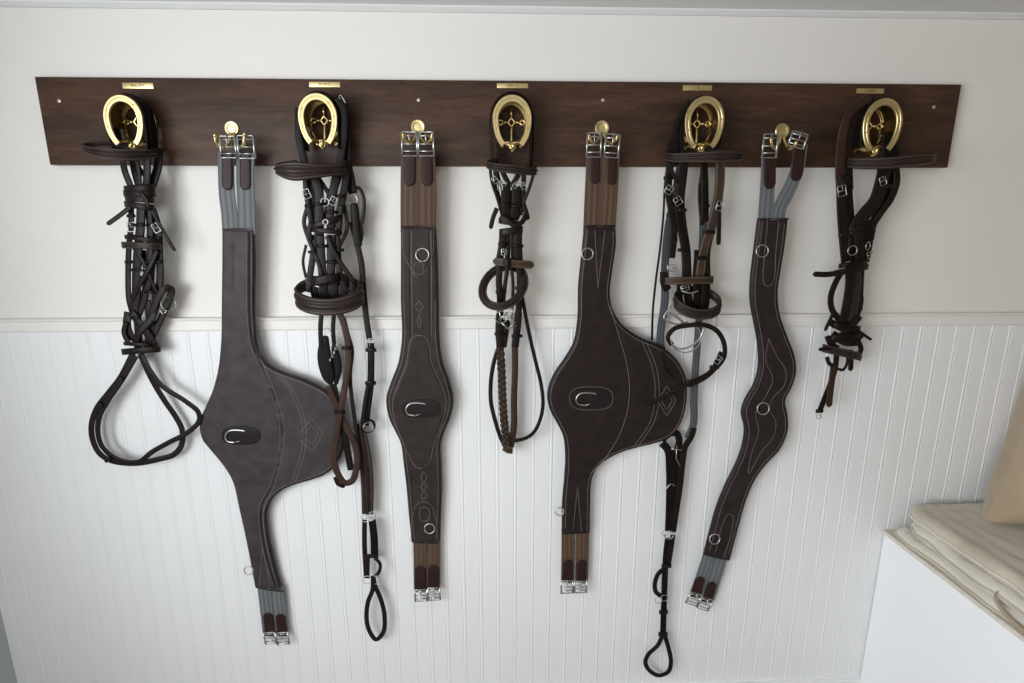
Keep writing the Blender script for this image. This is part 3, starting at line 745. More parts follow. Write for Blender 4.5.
# ------------------------------------------------------------------ bridles
def part(par, name, pts, w, mat=None, **k):
    if name == 'cheek_strap':
        k.setdefault('t', 3.6); w *= 1.08
    else: k.setdefault('t', 3.2)
    return link(name, strap(G(), pts, w, **k), mat or M_L, par)
def wrapband(par, name, cx, cyy, rx, rd, d, w, tilt=0, turns=1, drop=0, mat=None, prof='flat', t=2.8, sag=0):
    """closed horizontal loop of strap round a bundle; rx px half width, rd cm half depth"""
    pts = []; n = 16*turns
    for k in range(n+(0 if turns == 1 else 1)):
        a = 2*math.pi*k/16
        pts.append((cx+rx*math.cos(a), cyy+tilt*math.cos(a)+drop*k/16+sag*math.sin(a), d+rd*math.sin(a)))
    g = strap(G(), pts, w, t=-t if False else t, face='z', prof=prof, closed=(turns == 1))
    return link(name, g, mat or M_L, par)
def crown(par, k, ds=((5.4, 15, 1.04),), legs=(45, 45), mat=None, dx=0, name='crownpiece'):
    """headpiece lying over the saddle of rack k: ribbon whose width runs out from the wall"""
    t, c, w, h = BR[k]
    for i, (d, wd, s) in enumerate(ds):
        rows = []; n = 14
        zl, zr = legs
        a = w*.46*s; b = h*.44*s; s0 = .0026
        rows.append((c.x-a*.93+dx*s0, -d/100, c.z-zl*s0, wd/1000, 0)); rows.append((c.x-a*1.0+dx*s0*.5, -d/100, c.z-zl*s0*.45, wd/1000, 0))
        for j in range(n+1):
            th = math.pi-math.pi*j/n; rows.append((c.x+a*math.cos(th), -d/100, c.z+b*math.sin(th), wd/1000, 0))
        rows.append((c.x+a*1.0+dx*s0*.5, -d/100, c.z-zr*s0*.45, wd/1000, 0)); rows.append((c.x+a*.93+dx*s0, -d/100, c.z-zr*s0, wd/1000, 0))
        link(name, strap3(G(), rows, 3.2, face='y'), mat or M_L, par)
GB = 'bridles hanging from the horseshoe racks'

# ---- bridle one
b1 = thing('bridle', P(135, 110, 6), 'dark leather bridle at the far left, its reins hanging in a wide double loop', 'bridle', GB)
crown(b1, 1, ((4.2, 22, 1.04), (6.6, 24, 1.06), (5.4, 20, 1.14)), (26, 27), mat=M_LK)
link('browband', strap(G(), [(152, 150, 4), (158, 152, 6.5, 6), (150, 154, 10, 9), (130, 155, 13.5, 12), (106, 153.5, 15, 11), (90, 150.5, 14.5, 8), (83, 147, 12.5, 6), (90, 144.5, 10, 5), (110, 144, 8, 5), (132, 146, 5.5, 5)], 8, t=6, face='z', prof='ridge'), M_LS, b1)
for pts, w in (([(122, 158, 8), (125, 172, 7), (131, 187, 6.5)], 6), ([(131, 158, 5), (134, 172, 5.5), (138, 187, 5.8)], 5), ([(137, 160, 7), (139, 174, 7), (140, 187, 7)], 4),
               ([(147, 152, 7.6), (147, 170, 7.2), (146, 188, 6.6)], 7), ([(158, 148, 5), (158, 165, 5.2), (151, 188, 5.6)], 8), ([(137, 163, 6), (143, 174, 6), (148, 186, 6)], 3)):
    part(b1, 'cheek_strap', pts, w)
for y, rx, til in ((188, 15, -1), (193.5, 15.5, 0), (199, 14, 1), (206, 14.5, 2)):
    wrapband(b1, 'throat_latch', 139.5, y, rx, 2.2, 6.4, 6.6, til, mat=M_L, t=3.6)
part(b1, 'strap_end', [(134, 203, 8), (124, 212, 8), (107, 224.5, 8)], 4.6, M_L, tip='e')
part(b1, 'strap_end', [(147, 203, 7.8), (157, 220, 7.4), (166, 236, 7), (175, 251, 6.6)], 3.4, M_L, tip='e')
part(b1, 'wrap', [(140, 192, 8.9), (146, 200, 8.9), (148, 208, 8.6)], 4, M_L)
for pts, w in (([(131, 205, 6.2), (131, 225, 6), (129, 245, 5.6), (128, 275, 5), (129, 300, 4.8), (133, 315, 4.6)], 5.2),
               ([(141, 205, 7.4), (140.5, 225, 7.2), (138, 250, 6.6), (136.5, 275, 6), (136, 296, 5.6), (133, 312, 5.2)], 8.5),
               ([(148, 205, 6.8), (150, 228, 6.4), (150, 255, 6), (149, 280, 5.6), (143, 302, 5.2), (137, 318, 5)], 6.5),
               ([(152, 208, 6), (158, 228, 5.8), (159, 250, 5.6), (160, 275, 5.2), (158, 295, 5), (150, 318, 4.8)], 7),
               ([(146, 205, 5), (153, 226, 5), (156, 246, 5)], 4), ([(143, 250, 4.6), (146, 275, 4.4), (143, 300, 4.2)], 5),
               ([(155, 250, 4.8), (152, 280, 4.6), (155, 305, 4.4)], 4)):
    part(b1, 'cheek_strap', pts, w)
g = G(); buckle(g, 131.5, 227, 6.6, 8, 9, 5); link('buckle', g, M_STEEL, b1)
g = G(); buckle(g, 156, 228, 6.6, 6, 9, 25); link('buckle', g, M_STEEL, b1)
wrapband(b1, 'noseband', 141.5, 245.5, 19.5, 2.4, 5.9, 7, .5, mat=M_LS)
wrapband(b1, 'noseband', 142, 239, 17, 2.2, 5.9, 4.5, 2)
for pts, w in (([(150, 318, 5.6), (158, 298, 5.8), (165, 288, 5.6), (171, 289, 5), (170, 297, 4.6), (162, 316, 4.6), (153, 335, 4.6), (147, 347, 4.4)], 7),
               ([(128, 312, 5.2), (127, 325, 5.4), (131, 336, 5.2), (143, 344, 4.8)], 8), ([(131, 312, 5.8), (141, 325, 5.8), (150, 338, 5.4), (155, 346, 5)], 8),
               ([(158, 300, 5), (152, 318, 5.8), (140, 332, 6), (134, 346, 5.4)], 6.5), ([(134, 306, 5.4), (138, 326, 5), (138, 350, 4.6)], 8),
               ([(147, 300, 5), (150, 325, 4.8), (148, 350, 4.6)], 8)):
    part(b1, 'rein', pts, w)
g = G(); ring(g, 168.5, 304, 5.2, 7, 1.3, nrm=(.75, -.6, .2)); link('ring', g, M_STEEL, b1)
g = G(); buckle(g, 163, 311, 5.4, 5, 5, 30); link('bit_ring', g, M_STEEL, b1)
wrapband(b1, 'keeper', 141, 350.5, 19, 2.1, 4.8, 6.5, -1.5, mat=M_L)
wrapband(b1, 'keeper', 138, 344.5, 14, 1.8, 4.8, 4, 1)
part(b1, 'rein', [(133, 352, 5), (129, 361, 5), (120, 378, 4.8), (106, 396, 4.6), (97, 408, 4.6), (91.5, 425, 4.6), (93, 441, 4.6), (100, 454, 4.6), (112, 461, 4.6), (135, 463.5, 4.4), (160, 459, 4.2), (173, 455, 3.8), (181, 446, 3.6), (182, 430, 3.4), (175, 416, 3.4), (164, 400, 3.6), (151, 378, 4), (140, 354, 4.4)], 5.8, M_L)
part(b1, 'rein', [(141, 354, 5.2), (149, 369, 5.4), (162, 386, 5.4), (185, 401, 5.4), (198, 412, 5.2), (199, 421, 5), (187, 433, 5), (168, 443, 5), (152, 452, 5), (138, 462, 5), (118, 459.5, 5), (103, 448, 5.2), (98, 435, 5.2), (99, 418, 5.2), (107, 402, 5.2), (122, 380, 5.2), (136, 356, 5.2)], 5.2, M_L)
for x, y, a in ((121, 379, 40), (100, 405, 60), (108, 460, -60)):
    ln = [(x-3.2*math.cos(math.radians(a-90)), y+3.2*math.sin(math.radians(a-90)), 5.7), (x+3.2*math.cos(math.radians(a-90)), y-3.2*math.sin(math.radians(a-90)), 5.7)]
    part(b1, 'rein_stop', ln, 3.5, M_L, t=4)

def keepers(b, L):
    for x, y, r, d in L: wrapband(b, 'keeper', x, y, r, .7, d, 3.2, 0, mat=M_LK)
keepers(b1, ((131, 216, 4, 6.4), (131, 236, 4, 6), (129, 262, 4, 5.4), (140, 225, 5.5, 7.4), (137, 270, 5.5, 6.2), (149, 262, 4.5, 6.1), (158, 262, 4.5, 5.6), (158, 238, 4.5, 6), (150, 292, 5, 5.6), (136, 318, 5, 5.4), (150, 322, 5, 5)))
g = G(); buckle(g, 143, 272, 6.6, 5, 7, -10); link('buckle', g, M_STEEL, b1)
part(b1, 'cheek_strap', [(134, 248, 6.4), (143, 262, 6.6), (150, 278, 6.2), (157, 294, 5.6)], 4)
part(b1, 'cheek_strap', [(157, 250, 6.4), (150, 266, 6.8), (141, 282, 6.4), (132, 300, 5.6)], 4.5)
part(b1, 'strap_end', [(126, 322, 6), (124, 333, 6), (129, 344, 6)], 5, M_LK)

# ---- bridle two
b2 = thing('bridle', P(322, 110, 6), 'bridle with leaf-shaped padded browband and fat padded noseband, on the second horseshoe', 'bridle', GB)
crown(b2, 2, ((4.4, 24, 1.06), (6.8, 22, 1.05), (5.5, 20, 1.16)), (28, 27), mat=M_LK)
g = G(); buckle(g, 341, 100, 7, 5, 8, 30); link('buckle', g, M_STEEL, b2)
part(b2, 'crownpiece', [(336, 97, 7), (343, 108, 7), (344, 130, 6.8), (342, 150, 6.6), (338, 176, 6.6), (330, 198, 6.8), (327, 222, 6.6)], 8, M_LK)
part(b2, 'crownpiece', [(299, 108, 6.8), (299, 135, 6.8), (304, 160, 6.6), (311, 182, 6.8), (313, 200, 7), (315, 226, 6.8)], 8, M_LK)
link('browband', strap(G(), [(338, 158, 5, 5), (345, 165, 7, 9), (342, 169, 9.5, 11), (328, 170.5, 11.8, 12), (310, 171, 13.2, 16), (295, 171, 13.4, 19.5), (284, 170.5, 12.6, 16), (276.5, 169, 10.8, 9), (280, 166, 8.6, 7), (298, 163, 7.4, 6)], 10, t=6.5, face='z', prof='ridge'), M_LS, b2)
for pts, w in (([(305, 176, 8), (306, 192, 7.8), (309, 210, 7.6), (313, 232, 7)], 5), ([(315, 178, 7.8), (319, 194, 7.8), (319, 212, 7.6), (319, 235, 7.2)], 9),
               ([(317, 176, 7), (325, 188, 7), (333, 200, 6.8)], 4.5), ([(336, 176, 7.4), (333, 192, 7.6), (330, 208, 7.4), (331, 232, 7)], 8),
               ([(347, 160, 6), (345, 185, 6.4), (341, 205, 6.8), (337, 228, 6.8)], 7), ([(341, 205, 7.2), (340, 220, 7.2), (338, 236, 7)], 5)):
    part(b2, 'cheek_strap', pts, w)
g = G(); buckle(g, 306.5, 194, 8.4, 7, 9, 20); link('buckle', g, M_STEEL, b2)
g = G(); ring(g, 325, 202, 8, 4, 1.3); link('buckle', g, M_STEEL, b2)
g = G(); buckle(g, 333, 201, 8.2, 6, 8, -35); link('buckle', g, M_STEEL, b2)
wrapband(b2, 'throat_latch', 325.5, 222, 16, 2.0, 7, 5.5, -5, mat=M_L); wrapband(b2, 'throat_latch', 326, 231, 15.5, 2.0, 7, 5, 1.5, mat=M_L)
part(b2, 'strap_end', [(311, 222, 8), (309, 231, 8), (310.5, 241, 7.6)], 5, tip='e')
g = G(); ring(g, 325.5, 222, 9.2, 2.5, 1.2); link('buckle', g, M_STEEL, b2)
for pts, w in (([(315, 235, 7), (313, 255, 6.8), (310, 275, 6.6), (308, 292, 6.4)], 6), ([(320, 235, 7.4), (321, 255, 7.2), (323, 282, 7)], 8),
               ([(331, 235, 7), (331, 258, 6.8), (331, 284, 6.6)], 8), ([(327, 236, 7.6), (334, 252, 7.6), (344, 268, 7.2), (354, 282, 6.8)], 4.6),
               ([(337, 235, 6.6), (338, 255, 6.4), (340, 275, 6.4), (346, 292, 6)], 6), ([(306, 245, 6.4), (303, 262, 6.2), (306, 278, 6)], 2.6)):
    part(b2, 'cheek_strap', pts, w)
wrapband(b2, 'keeper', 325, 279.5, 14, 1.9, 7, 9, -2.5, mat=M_L)
# padded noseband: a tilted closed ring
pts = []
for k in range(22):
    a = 2*math.pi*k/22
    pts.append((329+33*math.cos(a), 293.5+13.5*math.sin(a)-1.5*math.cos(a), 6.8+4.6*math.sin(a), 18 if math.sin(a) > -.2 else 11))
link('noseband', strap(G(), pts, 15, t=5.5, face='z', prof='ridge', closed=True), M_LS, b2)
g = G(); tube(g, [P(306, 281, 6), P(313, 285, 7.6), P(320, 287, 8)], .002); link('buckle', g, M_STEEL, b2)
g = G(); ring(g, 326, 333, 5.6, 5, 1.5); link('ring', g, M_STEEL, b2)
g = G(); tube(g, [P(325, 338, 5.6), P(321, 346, 5.4), P(324, 356, 5.3)], .0017); link('bit_ring', g, M_STEEL, b2)
part(b2, 'cheek_strap', [(322, 310, 6), (320.5, 325, 6), (321, 345, 5.8), (323, 366, 5.6)], 4.5, M_LK)
part(b2, 'cheek_strap', [(334, 312, 5.4), (333, 330, 5.4), (335, 352, 5.2)], 4, M_LK)
link('bit_guard', strap(G(), [(326, 336, 5.6, 5), (324, 348, 5.6, 12), (325, 362, 5.6, 15), (329, 378, 5.4, 12), (331, 384, 5.2, 4)], 12, t=7), M_RUB, b2)
link('bit_guard', strap(G(), [(334, 346, 5.0, 5), (336, 358, 5.0, 9), (337, 370, 5.0, 9), (336, 384, 5, 4)], 9, t=6), M_RUB, b2)
g = G()
for k in range(9):
    t = k/8; ring3(g, P(338.5-5*t*t*2+1.5*t, 330+30*t, 6.6), .0035, .0009, nrm=(.5 if k % 2 else -.5, -1, 0), sx=.6, seg=6)
link('curb_chain', g, M_STEEL, b2)
part(b2, 'rein', [(339, 312, 6.8), (343, 322, 6.8), (347, 338, 6.8), (348.5, 360, 6.8), (344, 392, 6.8), (338, 425, 6.8), (334.5, 445, 6.8), (334, 460, 6.8), (338, 474, 6.7), (345, 483, 6.6), (352, 481, 6.4), (356, 470, 6.2), (357, 455, 6), (353, 440, 6), (345, 425, 6), (336, 405, 6), (328, 386, 6)], 6.6, M_LB)
part(b2, 'rein', [(344, 318, 5.8), (348, 335, 5.8), (352, 350, 5.8), (350, 375, 5.6), (352, 400, 5.6), (356, 430, 5.6), (358, 460, 5.6)], 4, M_L)
part(b2, 'rein', [(333, 384, 5.6), (338, 410, 5.6), (345, 440, 5.6), (351, 470, 5.6)], 7, M_LK)
part(b2, 'strap_end', [(335, 477, 6.6), (338, 484, 6.8), (345, 487, 6.8)], 4, M_LK, tip='e')

for pts, w in (([(312, 276, 6), (314, 290, 6), (318, 304, 5.8)], 8), ([(322, 278, 6.6), (324, 292, 6.4), (326, 308, 6)], 9), ([(333, 278, 6.4), (334, 292, 6.2), (334, 308, 6)], 9), ([(343, 274, 6), (344, 290, 5.8), (342, 306, 5.6)], 8), ([(352, 280, 5.4), (352, 292, 5.4), (348, 304, 5.4)], 6)):
    part(b2, 'cheek_strap', pts, w, M_LK)
keepers(b2, ((309, 206, 4, 7.7), (319, 204, 6, 7.9), (331, 212, 5.5, 7.6), (340, 196, 5, 6.9), (313, 252, 4.5, 6.9), (322, 246, 5.5, 7.4), (332, 262, 5.5, 6.9), (339, 250, 4.5, 6.6), (347, 348, 5, 6.8), (340, 412, 5, 6.8)))
part(b2, 'cheek_strap', [(344, 205, 6), (347, 228, 6), (340, 245, 6.4), (333, 262, 6.8)], 3.6)
part(b2, 'cheek_strap', [(308, 205, 7), (304, 222, 7), (309, 240, 7.2), (318, 262, 7.4), (322, 276, 7.4)], 4)

# ---- martingale on the same rack
m2 = thing('martingale', P(348, 150, 5), 'narrow black martingale ending in a small loop, hanging beside the bridle with the fat noseband', 'martingale')
part(m2, 'neck_strap', [(337, 104, 5.6), (347, 118, 5.6), (348, 140, 5.4), (349, 165, 5.2), (352, 180, 5), (354, 193, 4.8)], 6.5, M_LK)
part(m2, 'neck_strap', [(344, 118, 4.6), (343, 145, 4.6), (346, 170, 4.6), (351, 194, 4.6)], 5, M_LK)
g = G(); ring(g, 352.5, 199.5, 4.8, 4.8, 1.2); link('ring', g, M_STEEL, m2)
part(m2, 'loop', [(354, 190, 4.8), (358, 187.5, 4.6), (363, 195, 4.4), (364, 208, 4.4), (362, 222, 4.4), (359, 231, 4.4)], 3.6, M_L)
part(m2, 'strap', [(354, 203, 5, 7), (355, 214, 5, 8.5), (356, 228, 4.8, 8), (359, 246, 4.6, 6.5)], 8, M_LK, t=5)
part(m2, 'strap', [(352, 222, 4.6), (356, 240, 4.6), (361, 262, 4.4), (363.5, 292, 4.2), (366, 316, 4.2), (369.5, 340, 4.2)], 6.2, M_L)
part(m2, 'strap', [(359, 222, 4.3), (361, 234, 4.3), (359, 245, 4.3)], 5, M_L)
g = G(); ring(g, 371, 342.5, 4.6, 4, 1.2); link('ring', g, M_STEEL, m2)
g = G(); buckle(g, 370, 346, 4.6, 7, 6, 0); link('buckle', g, M_STEEL, m2)
part(m2, 'strap', [(371, 343, 4.6), (371, 362, 4.6), (370.5, 384, 4.4), (368, 404, 4.2), (365.5, 425, 4)], 7, M_LK, t=4)
part(m2, 'strap', [(368, 384, 5), (364.5, 405, 4.8), (362, 424, 4.6)], 4, M_L)
wrapband(m2, 'keeper', 370.5, 383, 5, .8, 4.6, 4); wrapband(m2, 'keeper', 371, 350, 5, .8, 4.6, 4)
g = G(); ring(g, 368, 426, 5.2, 6.5, 3.2, nrm=(.35, -1, 0)); link('ring', g, M_RUB, m2)
g = G(); ring(g, 368.5, 427, 5.7, 5, 1.1, nrm=(.35, -1, 0)); link('ring', g, M_STEEL, m2)
part(m2, 'strap', [(360, 428, 4.6, 10), (364, 450, 4.6, 12.5), (367, 480, 4.4, 13), (367.5, 514, 4.2, 11.5)], 11, M_LS, t=5, prof='ridge')
part(m2, 'strap', [(356, 424, 4.2), (359, 440, 4.2), (362, 470, 4.2)], 6, M_LK)
g = G(); buckle(g, 367.5, 518, 4.6, 11, 7, 12); link('buckle', g, M_STEEL, m2)
g = G(); ring(g, 372, 515, 4.8, 3.5, 1.1); link('ring', g, M_STEEL, m2)
part(m2, 'strap', [(364.5, 520, 4.2), (364.5, 545, 4), (366, 575, 3.8)], 5, M_L)
part(m2, 'strap', [(372, 520, 4.4), (374, 538, 4.4), (374.5, 556, 4.2)], 7.5, M_LK, t=4)
wrapband(m2, 'keeper', 370.5, 556, 7.5, .9, 4.2, 4.5)
part(m2, 'loop', [(375, 558, 4), (380, 564, 4), (379, 572, 4), (374, 577, 4)], 3.4, M_L)
part(m2, 'strap', [(367, 558, 4), (366.5, 578, 3.8)], 6, M_L)
for x in (367.5, 376):
    g = G(); ring(g, x, 580, 4.2, 4.6, 1.1); link('ring', g, M_STEEL, m2)
part(m2, 'loop', [(373, 576, 4.2), (372.5, 590, 4.2), (368, 602, 4.2), (366.5, 618, 4.2), (369, 630, 4.2), (376, 639.5, 4), (383, 633, 3.8), (384.5, 616, 3.8), (381, 600, 3.8), (376, 588, 4), (373, 577, 4)], 4.6, M_L)

# ---- bridle three
b3 = thing('bridle', P(512, 112, 6), 'slim bridle with braided lighter brown reins, hanging from the middle horseshoe', 'bridle', GB)
crown(b3, 3, ((4.4, 24, 1.08), (6.9, 24, 1.08), (5.6, 20, 1.20)), (44, 46), mat=M_LK)
link('browband', strap(G(), [(497, 161, 5.5, 6), (489, 163, 7.5, 6), (488, 165, 9, 7), (498, 167.5, 10.8, 8), (512, 169, 11.4, 9), (526, 171, 10.6, 8), (535, 171.5, 9, 7.5), (535, 170, 7.5, 7), (527, 167, 5.5, 6)][::-1], 8, t=6, face='z', prof='ridge'), M_LS, b3)
for pts, w in (([(490, 168, 9), (492, 182, 8.4), (497, 197, 7.6), (503, 218, 7)], 3), ([(534, 172, 8.6), (530, 186, 8.2), (524, 202, 7.6), (517, 220, 7)], 3),
               ([(496, 168, 8), (499, 180, 7.8), (504, 190, 7.6)], 4), ([(501, 168, 8.2), (505, 177, 8.2), (510, 186, 8)], 5), ([(521, 170, 8.2), (516, 179, 8.2), (511, 187, 8)], 5),
               ([(524, 170, 7.6), (523.5, 184, 7.6), (523, 200, 7.4), (520, 215, 7)], 4.5), ([(506, 184, 8), (505.5, 200, 7.8), (507, 220, 7.2)], 9), ([(516.5, 186, 8), (516.5, 200, 7.8), (514, 220, 7.2)], 9),
               ([(495, 170, 7), (498, 195, 7), (503, 212, 7)], 4), ([(511, 190, 7), (511, 220, 6.8)], 6)):
    part(b3, 'cheek_strap', pts, w, M_L if w < 8 else M_LK)
for x, y, a in ((495, 180, 40), (503, 183, 60), (516, 185, -50), (523, 186, 30), (500, 187, 10)): link('buckle', buckle(G(), x, y, 8.9, 4.5, 6.5, a, tr=.9), M_STEEL, b3)
part(b3, 'strap_end', [(497, 208, 8), (493, 218, 8), (490.5, 229, 7.8)], 4.6, tip='e'); part(b3, 'strap_end', [(523, 203, 8), (526, 212, 8), (528, 220, 7.8)], 5, tip='e')
part(b3, 'throat_latch', [(500, 217, 8.4), (507, 220, 9), (515, 226, 9), (523, 221, 8.6), (526, 214, 8)], 5)
wrapband(b3, 'throat_latch', 510, 222.5, 11, 1.7, 7, 6, 2, mat=M_L); wrapband(b3, 'throat_latch', 511, 231, 11.5, 1.7, 7, 7, -1.5, mat=M_L)
for pts, w in (([(503, 230, 7), (502, 246, 7), (499, 262, 6.8)], 7), ([(508, 232, 6.6), (508, 250, 6.6), (507, 265, 6.6)], 5), ([(518, 230, 7), (518, 246, 7), (519, 264, 6.8)], 8),
               ([(513, 232, 6), (513, 264, 6)], 4), ([(500, 262, 6.6), (499, 280, 6.4), (500, 300, 6), (500, 318, 5.8)], 6), ([(508, 265, 6.2), (505, 285, 6), (503, 305, 5.6)], 4),
               ([(519, 262, 6.2), (520, 284, 6), (519, 305, 5.8), (518, 318, 5.6)], 6), ([(511, 264, 5.6), (513, 285, 5.6), (512, 310, 5.6)], 3)):
    part(b3, 'cheek_strap', pts, w, M_L)
link('flash_strap', strap(G(), [(493, 261, 7.6), (505, 262.5, 8.6), (518, 264, 8.4), (534, 265, 7.4)], 8, t=3.5, tip='se'), M_LG, b3)
wrapband(b3, 'keeper', 507.5, 262.5, 4, .8, 8.3, 9, mat=M_L)
pts = []
for k in range(22):
    a = 2*math.pi*k/22
    pts.append((503.5+21*math.cos(a), 286.5+19.5*math.sin(a)-5*math.cos(a), 6.8+3.2*math.sin(a), 8.5))
link('noseband', strap(G(), pts, 10, t=5, face='cam', prof='ridge', closed=True), M_LS, b3)
g = G()
for a, b in (((499, 308), (501, 322)), ((501, 322), (508, 329)), ((508, 329), (516, 322)), ((499, 320), (508, 312)), ((512, 305), (512, 318))): tube(g, [P(*a, 6.2), P(*b, 6.2)], .0023, raw=True)
ring(g, 501, 317, 6, 6, 1.2); ring(g, 515, 320, 5.6, 6, 1.2, nrm=(.6, -1, 0)); link('bit', g, M_STEEL, b3)
for pts in ([(500, 312, 5.6), (499, 330, 5.4), (500, 347, 5.2)], [(507, 320, 5), (505, 333, 5), (503, 347, 5)], [(518.5, 312, 5.4), (517, 330, 5.2), (515, 347, 5)]): part(b3, 'rein', pts, 7.5, M_L, t=4)
part(b3, 'rein', [(499, 346, 5), (494, 362, 4.8), (491, 380, 4.6), (491, 402, 4.6), (495, 420, 4.6), (500, 436, 4.6), (506, 449, 4.8)], 4.2, M_L)
part(b3, 'rein', [(515, 345, 5), (515, 370, 4.8), (514, 400, 4.8), (514, 425, 4.8), (511, 447, 5)], 6.4, M_LB, prof='round')
link('braided_rein', braid(G(), [(500, 347, 5.2), (501.5, 370, 5.2), (502.5, 395, 5.2), (504, 420, 5.2), (507.5, 449, 5.2)], 8.5), M_LG, b3)
link('braided_rein', braid(G(), [(522, 296, 5), (526, 318, 4.8), (531, 342, 4.6), (536, 363, 4.4), (541, 384, 4.2), (543, 404, 4.2), (540, 420, 4.2), (534, 432, 4.4), (526, 438, 4.6), (514, 441, 4.8)], 4), M_L, b3)
part(b3, 'rein_end', [(504, 447, 5.6), (509, 450, 5.8), (512.5, 450, 5.6)], 8, M_LG, t=5)

keepers(b3, ((506, 205, 5.5, 8), (516.5, 206, 5.5, 8), (503, 244, 4.5, 7), (518, 246, 5, 7), (500, 334, 5, 5.4), (517, 336, 5, 5.2), (500, 292, 4, 6.2), (519.5, 288, 4, 6)))
g = G(); buckle(g, 504, 252, 7.5, 5, 6, 0); link('buckle', g, M_STEEL, b3)
# ---- bridle four
b4 = thing('bridle', P(700, 112, 6), 'bridle with pointed diamond-stitched browband, silver ring bit and looped flash strap, fourth rack', 'bridle', GB)
crown(b4, 4, ((4.6, 26, 1.06), (6.9, 20, 1.05)), (26, 24), mat=M_LK)
part(b4, 'crownpiece', [(690, 101, 6.4), (683, 111, 6), (675, 130, 5.8), (670, 150, 6), (669, 165, 6.6)], 6.5, M_L)
part(b4, 'crownpiece', [(694, 104, 5.6), (686, 118, 5.4), (679, 140, 5.2), (676, 165, 5.6)], 6, M_LK)
link('browband', strap(G(), [(676, 152, 5, 5), (667, 155.5, 7, 8), (672, 157.5, 9.6, 9), (690, 157.5, 12, 9.5), (708, 157, 13.6, 11), (722, 156.5, 14, 12), (735, 156.5, 13, 9), (742, 157, 11, 5), (738, 158.5, 8.5, 6), (722, 162, 6.5, 6)][::-1], 9, t=6, face='z', prof='ridge'), M_LS, b4)
part(b4, 'cord', [(668, 160, 7), (665, 185, 6.4), (663.5, 215, 6), (660, 250, 5.6), (656, 280, 5.2), (653, 310, 5), (652, 340, 4.6)], 2.2, M_LK, prof='round')
for pts, w, m in (([(669, 162, 8), (673, 173, 8), (677, 183, 7.8)], 3.5, M_L), ([(670, 165, 7.6), (668.5, 190, 7.2), (672, 212, 7), (674, 232, 6.8), (671.5, 258, 6.6)], 7, M_L),
                  ([(684, 162, 7), (682, 180, 7), (680, 200, 6.8), (682, 225, 6.6), (686, 252, 6.4), (687, 280, 6.4)], 9, M_L), ([(677, 196, 7.4), (679, 220, 7.2), (685, 245, 6.9)], 6, M_LK),
                  ([(704, 162, 6.4), (705, 190, 6.2), (705, 222, 6)], 7, M_LK), ([(703, 170, 5.4), (700, 190, 5.4), (702, 225, 5.4)], 4, M_L),
                  ([(720.5, 162, 8), (720, 182, 7.8), (717, 205, 7.4), (711, 228, 7), (704, 250, 6.8), (699, 282, 6.6)], 9, M_LG), ([(712, 225, 6.4), (706, 250, 6.2), (706, 282, 6)], 9, M_L),
                  ([(698, 250, 6), (696, 282, 6)], 7, M_LK)):
    part(b4, 'cheek_strap', pts, w, m)
part(b4, 'strap_end', [(719, 203, 8), (719, 225, 8), (718.5, 245, 7.8)], 4.6, M_L, tip='e')
g = G(); buckle(g, 669, 190, 8.6, 7, 8, -30); link('buckle', g, M_STEEL, b4)
g = G(); buckle(g, 678, 201, 8.4, 7, 8, 35); link('buckle', g, M_STEEL, b4)
g = G(); buckle(g, 720, 206, 8.6, 7, 9, -10); link('buckle', g, M_STEEL, b4)
g = G(); buckle(g, 672, 268, 7.4, 9, 6, 0); link('buckle', g, M_STEEL, b4)
for x, y in ((671, 215), (673, 240), (682, 210), (704, 182)): wrapband(b4, 'keeper', x, y, 4.2, .7, 7.2, 3.4)
wrapband(b4, 'flash_strap', 688.5, 280.5, 24.5, 2.2, 6.8, 7.5, -.6, mat=M_LG)
part(b4, 'strap_end', [(664, 272, 7), (664, 282, 7.4), (668, 290, 7)], 8, M_L)
pts = []
for k in range(22):
    a = 2*math.pi*k/22
    pts.append((697.5+22.5*math.cos(a), 302+12*math.sin(a)+3*math.cos(a), 7+3.6*math.sin(a), 11 if math.sin(a) > -.1 else 8))
link('noseband', strap(G(), pts, 11, t=5, face='z', prof='ridge', closed=True), M_LS, b4)
g = G(); buckle(g, 685, 288, 7.6, 8, 5, 10); link('buckle', g, M_STEEL, b4)
g = G(); ring(g, 686, 338, 6.6, 14.5, 1.7, nrm=(.1, -1, .1), sx=1.08)
tube(g, [P(671, 306, 6.4), P(664, 318, 6.4), P(676, 324, 6.6), P(688, 322, 6.8)], .0024)
tube(g, [P(668, 308, 6), P(673, 300, 6), P(680, 312, 6.2)], .002)
tube(g, [P(672, 345, 6.8), P(680, 349, 6.8), P(691, 346, 6.8), P(700, 338, 6.8), P(704, 328, 6.8)], .0022)
ring(g, 714, 322, 6, 6, 1.2, nrm=(.8, -1, 0)); link('bit', g, M_STEEL, b4)
part(b4, 'flash_strap', [(672, 345, 6.8), (668, 337, 7), (674, 329, 7.2), (688, 325.5, 7.4), (704, 325, 7.4), (717, 331, 7.2), (724, 343, 7), (724, 357, 7), (716, 368, 7), (703, 377, 7.2), (692, 382, 7.4), (680, 389, 7.4), (664, 397, 7.2), (644, 406.5, 7)], 4.8, M_L, tip='e')
part(b4, 'flash_strap', [(722, 352, 6.6), (712, 371, 6.6), (698, 381, 6.8), (688, 385, 6.8)], 6, M_LK)
g = G(); buckle(g, 718, 360, 7.6, 6, 8, -35); link('buckle', g, M_STEEL, b4)
wrapband(b4, 'keeper', 714.5, 367, 4.5, .6, 7.1, 4); wrapband(b4, 'keeper', 690, 382, 4.5, .7, 7.2, 5)
part(b4, 'rein', [(664, 346, 6.9), (663.5, 360, 6.9), (667, 370, 6.9), (674, 378, 6.9)], 2.4, M_LK, prof='round')

